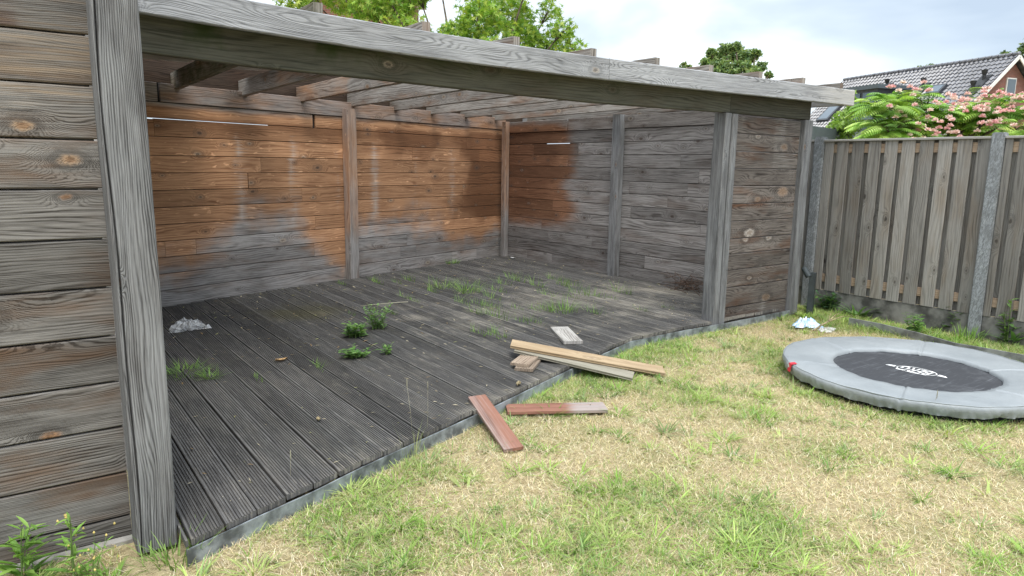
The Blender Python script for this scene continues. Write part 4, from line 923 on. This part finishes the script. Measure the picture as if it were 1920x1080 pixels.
# leafy weeds: stems with pairs of oval leaves
LEAFT = np.array([(0, 0, 0), (0.30, 0.22, 0.04), (0.65, 0.20, 0.02), (1, 0, -0.08), (0.65, -0.20, 0.02), (0.30, -0.22, 0.04), (0.5, 0, -0.02)])
LEAFF = [np.array([[0, 1, 6], [1, 2, 6], [2, 3, 6], [3, 4, 6], [4, 5, 6], [5, 0, 6]])]
def leafy(name, c, nst, h, spread, ls, pal, label, cat, seed, group=None, narrow=1.0, lean=0.5, leaves=9, flower=None):
    r_ = np.random.default_rng(seed); pos, mats, cols = [], [], []; st = PB(); fl = []
    for k in range(nst):
        a = r_.uniform(0, 2*np.pi); hh = h*r_.uniform(0.6, 1.0); rt = r_.random()*spread*0.4
        p0 = np.array([math.cos(a)*rt, math.sin(a)*rt, 0]); out = np.array([math.cos(a), math.sin(a), 0])*lean*r_.uniform(0.3, 1)
        path = [p0+np.array([0, 0, hh])*t+out*hh*t*t for t in np.linspace(0, 1, 6)]
        st.tube(path, np.linspace(0.004, 0.0015, 6)*max(0.6, h/0.3), 5)
        for j in range(leaves):
            t = (j+0.6)/leaves; q = p0+np.array([0, 0, hh])*t+out*hh*t*t
            az = j*2.4+r_.random()*0.6; el = r_.uniform(0.0, 0.7)
            x = np.array([math.cos(az)*math.cos(el), math.sin(az)*math.cos(el), math.sin(el)]); y = np.array([-math.sin(az), math.cos(az), 0]); z = np.cross(x, y)
            L_ = ls*r_.uniform(0.6, 1.1)*(1.15-0.5*t)
            pos.append(q); mats.append(np.stack([x*L_, y*L_*narrow, z*L_], 1)); b = np.array(pal[int(r_.integers(0, len(pal)))])*r_.uniform(0.8, 1.2); cols.append((*b, 1))
        if flower:
            for _ in range(flower[1]):
                q = path[-1]+r_.normal(size=3)*[0.035, 0.035, 0.04]-np.array([0, 0, 0.05*r_.random()])
                f1 = PB(); f1.tube([q-[0, 0, .004], q, q+[0, 0, .006]], [0.002, 0.0045, 0.0015], 5); fl.append(f1)
                if r_.random() < .5: st.tube([path[-2], q-[0, 0, .003]], 0.0009, 3)
    V, F, C = inst(LEAFT, LEAFF, np.array(pos), np.array(mats), np.array(cols))
    e_ = empty(name, c, label, cat, group)
    link('leaves', np_mesh('leaves', V, F, C), 'leaf', e_, world=False); st.build('stem', 'stem', e_, world=False)
    for f1 in fl: f1.build('flower', flower[0], e_, world=False)
    return e_
M['yellow'] = plain('yellow_petal', (0.58, 0.46, 0.16), 0.6, var=0.2, scale=40)
WP = [(0.10, 0.22, 0.05), (0.15, 0.30, 0.07), (0.21, 0.36, 0.10), (0.08, 0.17, 0.05)]
leafy('leafy_weed', G(664, 632, .095), 16, 0.16, 0.16, 0.085, WP, 'dark green leafy weed on the deck, left of a taller pair', 'weed', 31, lean=0.9, leaves=7)
leafy('leafy_weed', G(706, 618, .095), 14, 0.26, 0.15, 0.07, [(0.17, 0.30, 0.10), (0.22, 0.36, 0.13), (0.13, 0.24, 0.08)], 'tallest pale green leafy weed standing on the deck', 'weed', 32, lean=0.55, leaves=9)
leafy('leafy_weed', G(669, 671, .095), 15, 0.09, 0.2, 0.075, WP, 'low sprawling leafy weed on the deck nearest the lawn', 'weed', 33, lean=1.6, leaves=6)
leafy('leafy_weed', G(725, 665, .095), 6, 0.10, 0.05, 0.055, WP, 'tiny round leafy weed right of the sprawling weed on the deck', 'weed', 34, lean=0.7, leaves=6)
# weeds by the corner post
NP = [(0.20, 0.36, 0.07), (0.26, 0.42, 0.10), (0.15, 0.28, 0.06)]
leafy('tall_weed', G(40, 1092, 0), 3, 0.26, 0.06, 0.12, NP, 'bushy narrow leaved weed in front of the closed wall, leftmost', 'weed', 41, narrow=0.42, lean=0.25, leaves=16)
leafy('tall_weed', G(138, 1086, 0), 2, 0.36, 0.05, 0.10, NP, 'tall slim weed with yellow flowers against the closed wall', 'weed', 42, narrow=0.45, lean=0.12, leaves=13, flower=('yellow', 4))
leafy('tall_weed', G(168, 1090, 0), 4, 0.17, 0.10, 0.06, NP, 'short yellow flowered weed between the tall weed and the post', 'weed', 43, narrow=0.4, lean=0.5, leaves=9, flower=('yellow', 4))
tuft('grass_tuft', G(325, 1050, 0), 90, (0.08, 0.2), 0.11, [(0.22, 0.36, 0.09), (0.30, 0.43, 0.14), (0.18, 0.3, 0.07)], 'bright grass tuft at the foot of the thick corner post', None, seed=51, wr=(0.004, 0.008))
tuft('grass_tuft', G(770, 862, 0), 26, (0.1, 0.3), 0.05, [(0.3, 0.36, 0.16), (0.36, 0.38, 0.18)], 'tall thin grass tuft in front of the deck edge', None, seed=52, wr=(0.002, 0.004), lean=(0.05, .5))
def stalk(px, py, top, label, seed):
    c = G(px, py, 0.0); d = EYE+ray(*top)*np.dot(c-EYE, CF); p = PB(); mid = (c+d)/2+[0.01, 0.01, 0.02]
    p.tube([c, mid, d], [0.0014, 0.0011, 0.0008], 5); p.tube([d-[0, 0, .02], d, d+[0, 0, .025], d+[0, 0, .04]], [0.001, 0.0034, 0.003, 0.001], 6)
    return tag(p.build('grass_stalk', 'rope', smooth=True), label, 'grass stalk', 'seed stalks by the deck edge')
stalk(775, 850, (763, 722), 'tallest dry seed stalk in front of the deck edge', 1); stalk(800, 838, (802, 727), 'slim dry seed stalk standing right beside the tallest one', 2)
stalk(540, 935, (545, 858), 'short dry seed stalk by the left end of the deck edge', 3); stalk(1746, 790, (1757, 742), 'thin dark seed stalk in front of the trampoline pad', 4)
# plants along the fence
FG = 'plants growing along the fence'
DK = [(0.055, 0.12, 0.045), (0.08, 0.16, 0.06), (0.06, 0.13, 0.06)]
leafy('nettle', G(1553, 580, 0.03), 14, 0.22, 0.26, 0.10, DK, 'dark green nettle clump beside the garden spotlight', 'plant', 61, FG, lean=0.5, leaves=9)
leafy('nettle', G(1515, 582, 0.03), 5, 0.20, 0.1, 0.07, WP, 'light green leafy weed at the foot of the spotlight', 'plant', 66, FG, lean=0.5, leaves=7)
tuft('dock_plant', G(1608, 590, 0.03), 24, (0.16, 0.28), 0.08, [(0.10, 0.20, 0.07), (0.14, 0.26, 0.09)], 'broad leaved rosette plant at the fence base near the spotlight', FG, wr=(0.022, 0.04), lean=(0.4, 1.1), seed=62, cat='plant', droop=0.9)
leafy('leafy_weed', G(1722, 624, 0.03), 10, 0.20, 0.25, 0.08, WP, 'light green leafy weed below the middle of the fence panel', 'plant', 63, FG, lean=0.6, leaves=8)
leafy('nettle', G(1785, 618, 0.03), 10, 0.24, 0.16, 0.11, [(0.09, 0.17, 0.05), (0.12, 0.21, 0.07)], 'dark leaved nettle left of the large concrete post', 'plant', 64, FG, lean=0.5, leaves=8)
tuft('grass_tuft', G(1815, 640, 0.0), 60, (0.12, 0.26), 0.12, [(0.14, 0.26, 0.05), (0.2, 0.34, 0.07)], 'tall grass tuft left of the foot of the concrete post', FG, wr=(0.006, 0.011), seed=65, cat='plant')
leafy('nettle', G(1888, 640, 0.03), 6, 0.44, 0.14, 0.13, [(0.10, 0.19, 0.06), (0.15, 0.26, 0.08)], 'tall weed growing right of the large concrete post', 'plant', 67, FG, lean=0.3, leaves=11, narrow=0.7)
tuft('dock_plant', G(1900, 640, 0.03), 18, (0.14, 0.3), 0.1, [(0.10, 0.21, 0.07), (0.14, 0.26, 0.09)], 'broad leaved plant under the tall weed by the fence', FG, wr=(0.03, 0.05), lean=(0.4, 1.1), seed=68, cat='plant', droop=0.9)

# ------------------------------------------------------------------ trees
STAR = []
for k in range(5):
    a = (k-2)*R(58); STAR.append((math.cos(a), math.sin(a), -0.15))
    b = (k-1.5)*R(58)
    if k < 4: STAR.append((0.30*math.cos(b), 0.30*math.sin(b), 0.0))
STAR.append((-0.18, 0, 0.02)); STAR = np.array(STAR)*0.5
STARF = [np.array([list(range(len(STAR)))])]
OVAL = np.array([(-0.5, 0, 0), (-0.1, 0.24, 0.05), (0.5, 0, -0.05), (-0.1, -0.24, 0.05)]); OVALF = [np.array([[0, 1, 2, 3]])]
def ball_pts(c, r, n, rng, squash=0.85):
    d = rng.normal(size=(n, 3)); d /= np.linalg.norm(d, axis=1)[:, None]; rr = r*(0.45+0.62*rng.random(n)**0.6)
    # ragged outline: lobes push in and out
    lob = 0.82+0.30*np.sin(d[:, 0]*5+c[0]*3)*np.sin(d[:, 1]*4+c[1]*5)*np.cos(d[:, 2]*6+c[2])
    p = d*(rr*lob)[:, None]; p[:, 2] *= squash; return p+c
def tree(name, depth, clumps, trunk_px, pal, tmpl, size, label, dens=1.0, group=None, seed=0, jitter=0.8):
    r_ = np.random.default_rng(seed); P = []; B = PB()
    foot = A(trunk_px, 540, depth); foot[2] = 0.0
    cs = []
    for px, py, rp, n in clumps:
        dd = depth+r_.uniform(-jitter, jitter); c = A(px, py, dd); r = rp/FPX*dd; cs.append((c, r)); P.append(ball_pts(c, r, int(n*dens), r_))
    top = np.mean([c for c, r in cs], axis=0); zt = max(1.5, min(c[2] for c, r in cs)-0.3)
    fork = foot+(top-foot)*0.3; fork[2] = zt*0.75
    B.tube([foot, (foot+fork)/2+[0.05, 0, 0], fork], np.array([0.16, 0.13, 0.10])*depth/14, 8)
    for c, r in cs:
        m = (fork+c)/2; m[2] = fork[2]+(c[2]-fork[2])*0.4
        B.tube([fork, m, c], np.array([0.05, 0.03, 0.010])*depth/14, 5)
        for _ in range(5):
            d = r_.normal(size=3); d /= np.linalg.norm(d); B.tube([c-(c-m)*0.2, c+d*r*0.45, c+d*r*0.8], np.array([0.010, 0.006, 0.002])*min(depth, 20)/14, 4)
    P = np.concatenate(P); n = len(P)
    base = np.array(pal); i = r_.integers(0, len(base), n); C = base[i]*(0.85+0.3*r_.random((n, 1)))
    Rm = rand_rots(n, (0, 0, 0.7), 1.0, r_)*(size*(0.7+0.6*r_.random(n)))[:, None, None]
    V, F, C = inst(tmpl[0], tmpl[1], P, Rm, np.c_[C, np.ones(n)])
    e_ = empty(name, foot, label, 'tree', group)
    link('crown', np_mesh('crown', V, F, C), 'leaf', e_); B.build('trunk', 'bark', e_, smooth=True)
    return e_
SWG = [(0.20, 0.36, 0.05), (0.27, 0.43, 0.07), (0.34, 0.47, 0.09), (0.15, 0.28, 0.05), (0.40, 0.48, 0.10)]
tree('sweetgum_tree', 13.0, [(545, -5, 38, 273), (575, -10, 33, 210), (640, -5, 44, 504), (690, 12, 47, 693), (745, 8, 47, 672), (785, -12, 29, 252), (700, -60, 78, 1050), (600, -60, 67, 693), (850, 62, 33, 357), (900, 38, 51, 882), (955, 25, 53, 924), (980, 72, 44, 798), (1035, 80, 35, 315), (1030, 20, 29, 147), (1058, 55, 29, 147), (1075, 92, 26, 126), (900, -45, 78, 1260), (1000, -60, 67, 756), (930, 120, 78, 798), (760, 70, 67, 546), (860, 90, 44, 336), (820, -60, 44, 336)],
     900, SWG, (STAR, STARF), 0.135, 'pale green star leaved tree rising behind the shelter roof', seed=3)
DKT = [(0.09, 0.155, 0.06), (0.12, 0.19, 0.07), (0.16, 0.23, 0.09), (0.07, 0.12, 0.055), (0.20, 0.26, 0.11)]
tree('broadleaf_tree', 42.0, [(1375, 100, 24, 1092), (1340, 108, 20, 780), (1402, 108, 20, 780), (1360, 92, 13, 364), (1380, 88, 12, 338), (1332, 97, 9, 182), (1418, 101, 11, 234), (1428, 125, 12, 234), (1350, 130, 26, 1092), (1390, 132, 26, 1040), (1322, 118, 12, 286), (1442, 140, 9, 156), (1415, 135, 14, 312)],
     1375, [tuple(v*1.3 for v in c_) for c_ in DKT], (OVAL, OVALF), 0.27, 'dark green broadleaf tree far behind the shelter, against the sky', seed=5, jitter=1.2, dens=0.6)
tree('broadleaf_tree', 60.0, [(1282, 122, 7, 40), (1290, 128, 9, 60), (1276, 130, 7, 40)], 1284, DKT, (OVAL, OVALF), 0.4, 'tiny treetop showing just above the rafter ends', seed=6)
tree('broadleaf_tree', 64.0, [(1730, 130, 12, 60), (1745, 124, 6, 30), (1765, 128, 8, 30), (1790, 120, 5, 16), (1740, 150, 20, 100)], 1745, DKT, (OVAL, OVALF), 0.45, 'treetop peeping over the middle of the tiled roof ridge', seed=7)
tree('broadleaf_tree', 64.0, [(1885, 103, 9, 60), (1878, 112, 11, 60), (1900, 118, 14, 90)], 1885, DKT, (OVAL, OVALF), 0.45, 'treetop above the right end of the tiled roof ridge', seed=8)
tree('broadleaf_tree', 66.0, [(1922, 88, 12, 90), (1915, 100, 12, 80), (1945, 80, 24, 200)], 1930, DKT, (OVAL, OVALF), 0.45, 'taller treetop beyond the gable peak at the picture edge', seed=9)
tree('light_shrub', 10.6, [(1580, 222, 20, 200), (1565, 238, 16, 140), (1596, 205, 12, 90), (1600, 186, 7, 26), (1590, 240, 22, 220), (1602, 175, 4, 8), (1560, 262, 22, 160), (1590, 275, 26, 200)], 1580, [(0.26, 0.40, 0.08), (0.32, 0.46, 0.12), (0.20, 0.33, 0.07)], (OVAL, OVALF), 0.075, 'small bright green shrub left of the pink flowering tree', seed=10, jitter=0.15)

# silk tree with feathery fronds and pink blossoms
def silk_tree():
    r_ = np.random.default_rng(77); D = 9.6
    mounds = [(1646, 205, 30), (1640, 232, 28), (1668, 205, 34), (1700, 198, 40), (1735, 215, 46), (1668, 250, 36), (1700, 250, 50), (1750, 250, 50), (1780, 230, 42), (1820, 215, 46), (1860, 215, 46), (1905, 215, 48), (1850, 245, 55), (1910, 250, 60), (1800, 255, 50), (1960, 220, 70)]
    lv, fl, cols, fc = [], [], [], []; B = PB()
    foot = A(1770, 540, D); foot[2] = 0; fork = A(1770, 330, D)
    B.tube([foot, (foot+fork)/2+[.06, 0, 0], fork], [0.10, 0.08, 0.065], 8)
    T = []; pos = []; mats = []
    for px, py, rp in mounds:
        dd = D+r_.uniform(-0.7, 0.8); c = A(px, py, dd); r = rp/FPX*dd
        B.tube([fork, (fork+c)/2+[0, 0, .1], c], [0.04, 0.025, 0.012], 5)
        for k in range(44):
            d = r_.normal(size=3); d[2] = abs(d[2])*0.9-0.25; d /= np.linalg.norm(d)
            p0 = c+d*r*r_.uniform(0.15, 0.75); out = d*np.array([1, 1, 0.35])+np.array([0, 0, 0.25]); out /= np.linalg.norm(out)
            Lf = r_.uniform(0.24, 0.36); side = np.cross(out, [0, 0, 1.0]); side /= np.linalg.norm(side)+1e-9
            tint = np.array([(0.24, 0.42, 0.07), (0.33, 0.52, 0.11), (0.42, 0.56, 0.15), (0.17, 0.32, 0.07)][int(r_.integers(0, 4))])*r_.uniform(0.8, 1.15)
            if k % 3 == 0: B.tube([c, p0], 0.006, 4)
            for j in range(11):
                t = (j+0.5)/11; q = p0+out*Lf*t+np.array([0, 0, -0.55*Lf*t*t])
                ll = 0.13*math.sin(math.pi*min(1, 0.18+t*0.80))+0.03
                for sg in (-1, 1):
                    x = side*sg*0.85+out*0.5+np.array([0, 0, -0.30-0.35*t]); x /= np.linalg.norm(x); y = np.cross([0, 0, 1.0], x); y /= np.linalg.norm(y); z = np.cross(x, y)
                    pos.append(q); mats.append(np.stack([x*ll, y*0.021, z*ll], 1)); cols.append((*(tint*r_.uniform(0.85, 1.15)), 1))
    LT = np.array([(0, -0.35, 0), (0, 0.35, 0), (0.5, 0.5, 0.04), (1, 0.1, -0.08), (1, -0.1, -0.08), (0.5, -0.5, 0.04)]); LF = [np.array([[0, 1, 2, 5], [5, 2, 3, 4]])]
    V, F, C = inst(LT, LF, np.array(pos), np.array(mats), np.array(cols))
    e_ = empty('silk_tree', foot, 'feathery green tree with pink blossoms behind the fence', 'tree')
    link('crown', np_mesh('crown', V, F, C), 'leaf', e_); B.build('trunk', 'bark', e_, smooth=True)
    spots = [(1690, 160, 5), (1715, 168, 3), (1733, 172, 6), (1660, 163, 2), (1798, 190, 8), (1815, 196, 9), (1840, 202, 7), (1785, 186, 5), (1760, 222, 6), (1745, 235, 6), (1735, 245, 5), (1775, 218, 5), (1850, 208, 5), (1672, 206, 5), (1730, 203, 3), (1760, 192, 3),
             (1858, 228, 7), (1880, 232, 8), (1868, 222, 5), (1893, 206, 6), (1880, 180, 6), (1900, 184, 5), (1845, 178, 5), (1915, 192, 5), (1920, 222, 5), (1830, 240, 4), (1762, 250, 6), (1740, 250, 6), (1790, 250, 5), (1850, 176, 3), (1830, 188, 4), (1700, 215, 3), (1712, 250, 4)]
    pp, cc = [], []
    for px, py, n in spots:
        for _ in range(max(1, int(n*0.8))):
            c = A(px+r_.normal()*12, py+r_.normal()*8, D-0.95+r_.uniform(-0.18, 0.3)); m = 60
            d = r_.normal(size=(m, 3)); d[:, 2] = np.abs(d[:, 2])*0.9-0.15; d /= np.linalg.norm(d, axis=1)[:, None]
            tone = r_.random(); col = np.array([0.84, 0.47, 0.47])*(1-tone)+np.array([0.90, 0.74, 0.64])*tone
            for v in d:
                x = v*r_.uniform(0.028, 0.045); y = np.cross(v, r_.normal(size=3)); y /= np.linalg.norm(y)
                pp.append((c, x, y)); cc.append((*(col*r_.uniform(0.85, 1.1)), 1))
    pos = np.array([p[0] for p in pp]); mats = np.array([np.stack([p[1], p[2]*0.006, np.cross(p[1], p[2])], 1) for p in pp])
    FT = np.array([(0, -0.2, 0), (0, 0.2, 0), (1, 0.8, 0), (1, -0.8, 0)]); V, F, C = inst(FT, [np.array([[0, 1, 2, 3]])], pos, mats, np.clip(np.array(cc), 0, 0.95))
    link('blossoms', np_mesh('blossoms', V, F, C), 'petal', e_)
silk_tree()

# ------------------------------------------------------------------ buildings
def wall_uv(co, n):
    if abs(n.z) > 0.8: return (co.x, co.y)
    t = Vector((-n.y, n.x, 0)); t.normalize(); return (co.x*t.x+co.y*t.y, co.z)
def tiled_house():
    Aq = G(1912, 101, 8.0); Bq = G(1583, 150, 8.0)
    e1 = (Bq-Aq); LN = np.linalg.norm(e1); e1 /= LN                       # along the ridge, away from the gable
    dn = np.array([-e1[1], e1[0], 0]); dn = dn if np.dot(dn, EYE-Aq) > 0 else -dn
    # pitch from the photographed rake
    d = ray(1845, 172); t = np.dot(Aq-EYE, e1)/np.dot(d, e1); Pq = EYE+d*t
    run = np.dot(Pq-Aq, dn); drop = 8.0-Pq[2]; pitch = math.atan2(drop, run); pitch = min(max(pitch, R(34)), R(52))
    sl = dn*math.cos(pitch)-np.array([0, 0, math.sin(pitch)]); S = 6.9
    H_ = empty('brick_house', (Aq[0], Aq[1], 0), 'brick house with a large dark tiled roof beyond the fence', 'house')
    nrm = np.cross(e1, sl); nrm = nrm if nrm[2] > 0 else -nrm
    n1, n2 = int(LN/0.30)*6, int(S/0.34); V = []; F = []
    for r_ in range(n2):
        for hh in (0, 1):
            for i in range(n1+1):
                u = i*LN/n1; s = (r_+hh)*S/n2; ph = (u/0.30)*2*math.pi
                z = 0.035*math.sin(ph)+0.018*math.sin(2*ph+.6)+(0.045 if hh else 0.0)
                V.append(Aq+e1*u+sl*s+nrm*z)
    w_ = n1+1
    for r_ in range(n2*2-1):
        for i in range(n1): F.append([r_*w_+i, r_*w_+i+1, (r_+1)*w_+i+1, (r_+1)*w_+i])
    pb = PB(); pb.add(V, F)
    sl2 = -dn*math.cos(pitch)-np.array([0, 0, math.sin(pitch)])
    pb.add([Aq, Bq, Bq+sl2*S, Aq+sl2*S], [[0, 1, 2, 3]])
    rf = pb.build('roof', 'tiles', H_)
    pb = PB()
    k = int(LN/0.4)
    for i in range(k):
        a, b = Aq+e1*(i*LN/k), Aq+e1*((i+1.06)*LN/k); pb.tube([a+nrm*0.02, b+[0, 0, .0]+nrm*0.02], [0.13, 0.105], 8)
    pb.build('ridge_tiles', 'tiles', rf, smooth=True)
    # gable wall, set in under the verge
    z0 = 8.0-0.25; g = Aq+e1*0.35; hw = run_h = S*math.cos(pitch)-0.3; ze = 8.0-hw*math.tan(pitch)-0.25
    pb = PB(); o = -e1*0.0
    f1, f2 = g+dn*hw, g-dn*hw; bk = e1*(LN-0.7)
    V = [(f1[0], f1[1], 0), (f2[0], f2[1], 0), (f2[0], f2[1], ze), (g[0], g[1], z0), (f1[0], f1[1], ze)]
    V2 = [tuple(np.array(q)+bk) for q in V]
    pb.add(V+V2, [[0, 1, 2, 3, 4], [9, 8, 7, 6, 5], [0, 4, 9, 5], [1, 6, 7, 2]])
    pb.build('wall', 'brick', H_, uvfn=wall_uv)
    pb = PB()
    for sg in (1, -1):
        s_ = sl if sg == 1 else sl2; dd = dn*sg
        pb.box(Aq+s_*S/2-e1*0.03+np.array([0, 0, -0.13]), s_*S/2, e1*0.03, np.cross(s_, e1)*0.085)
    pb.build('barge_board', 'white', H_)
    pb = PB(); pb.box(g-e1*0.05+np.array([0, 0, -1.5])+0*dn+dn*1.3-np.array([0, 0, 1.0]), dn*0.03, e1*0.02, np.array([0, 0, 0.1]))
    # gable window
    def gable_pt(px, py): d = ray(px, py); t = np.dot(g-e1*0.03-EYE, e1)/np.dot(d, e1); return EYE+d*t
    a = gable_pt(1894, 168); wv = dn*0.34; zc = np.array([0, 0, 0.62])
    pb = PB(); pb.box(a, wv, e1*0.04, zc); wf = pb.build('window', 'white', H_)
    pb = PB(); pb.box(a-e1*0.03, wv*0.84, e1*0.03, zc*0.9); pb.build('pane', 'glass', wf)
    def roof_pt(px, py): d = ray(px, py); t = np.dot(Aq-EYE, nrm)/np.dot(d, nrm); return EYE+d*t
    for px, py in ((1730, 166), (1823, 172), (1844, 152), (1662, 166)):
        c = roof_pt(px, py); pb = PB(); s = 0.62
        pb.tube([c, c+[0, 0, .55*s], c+[0, 0, .56*s], c+[0, 0, .68*s], c+[0, 0, .69*s], c+[0, 0, .95*s]], np.array([.15, .14, .17, .20, .22, .27])*s, 10)
        vt = pb.build('roof_vent', 'dark', H_)
        pb = PB(); pb.box(c+sl*0.35+nrm*0.07, sl*0.75, e1*0.32, nrm*0.03); pb.build('flashing', 'dark', vt)
    # skylights
    for px, py, w, h in ((1757, 170, 0.45, 0.40), (1555, 214, 0.55, 0.75)):
        c = roof_pt(px, py); pb = PB(); pb.box(c+nrm*0.08, e1*w, sl*h, nrm*0.07); sk = pb.build('skylight', 'darkframe', H_)
        pb = PB(); pb.box(c+nrm*0.13, e1*(w-.12), sl*(h-.12), nrm*0.03); pb.build('pane', 'glass', sk)
    # dark dormer with a wide window
    c = roof_pt(1648, 208); W_ = 1.2
    fr = c+dn*1.4; pb = PB(); top = roof_pt(1650, 176)[2]+0.1; bot = c[2]-1.2
    pb.box(np.array([fr[0], fr[1], (top+bot)/2])-dn*1.6, e1*W_, dn*1.6, np.array([0, 0, (top-bot)/2])); dm = pb.build('dormer', 'darkframe', H_)
    pb = PB(); pb.box(np.array([fr[0], fr[1], top])-dn*1.55, e1*(W_+.2), dn*1.75, np.array([0, 0, .12])); pb.build('dormer_roof', 'carport', dm)
    for k in (-0.58, 0.58):
        pb = PB(); pb.box(np.array([fr[0], fr[1], (top+bot)/2+0.15])+e1*k+dn*0.03, e1*0.46, dn*0.04, np.array([0, 0, (top-bot)/2-0.45])); pb.build('pane', 'glass', dm)
tiled_house()
# brick house end wall behind the star leaved tree
def left_house():
    a, b = A(590, 0, 24), A(742, 0, 24); a[2] = b[2] = 0; d = b-a; Ln = np.linalg.norm(d); d /= Ln; n = np.array([-d[1], d[0], 0])
    H_ = empty('brick_house', a, 'red brick house half hidden behind the star leaved tree', 'house')
    pb = PB(); pb.box((a+b)/2+n*3+np.array([0, 0, 4]), d*Ln/2, n*3, np.array([0, 0, 4])); pb.build('wall', 'brick', H_, uvfn=wall_uv)
    pb = PB(); c = (a+b)/2+n*3+np.array([0, 0, 8.1]); pb.add([c-d*(Ln/2+.3)-n*3.4, c+d*(Ln/2+.3)-n*3.4, c+d*(Ln/2+.3)+n*3.4, c-d*(Ln/2+.3)+n*3.4, c-d*(Ln/2+.3)+[0, 0, 3], c+d*(Ln/2+.3)+[0, 0, 3]], [[0, 1, 5, 4], [2, 3, 4, 5], [0, 4, 3], [1, 2, 5], [0, 3, 2, 1]]); pb.build('roof', 'tiles', H_)
    pb = PB(); q = A(583, 6, 23.9); pb.box(q, d*0.25, n*0.3, np.array([0, 0, 0.14])); pb.build('gutter', 'darkframe', H_)
left_house()
# carport with a flat dark roof edge next door
def carport():
    a, b = A(1500, 236, 10.6), A(1652, 263, 8.9); zt = 2.20
    a, b = G(1490, 231, zt), G(1648, 254, zt)
    d = b-a; Ln = np.linalg.norm(d); d /= Ln; n = np.array([-d[1], d[0], 0]); n = n if np.dot(n, a-EYE) > 0 else -n
    H_ = empty('carport', (a[0], a[1], 0), 'low flat roofed dark grey carport just behind the fence', 'carport')
    pb = PB(); pb.box((a+b)/2+n*0.02-np.array([0, 0, 0.11]), d*Ln/2, n*0.02, np.array([0, 0, 0.11])); pb.build('roof_trim', 'carport', H_)
    pb = PB(); pb.box((a+b)/2+n*1.55-np.array([0, 0, 0.06]), d*(Ln/2-.01), n*1.5, np.array([0, 0, 0.04])); pb.build('roof', 'carport', H_)
    for s in (0.06, 0.94):
        for m_2 in (0.15, 2.8):
            pb = PB(); q = a+d*Ln*s+n*m_2; pb.box((q[0], q[1], 1.22), d*.05, n*.05, np.array([0, 0, 1.22])); pb.build('post', 'carport', H_)
    pb = PB(); pb.box((a+b)/2+n*3.0+np.array([0, 0, 1.2-zt]), d*Ln/2, n*.03, np.array([0, 0, 1.2])); pb.build('wall', 'dark', H_)
carport()
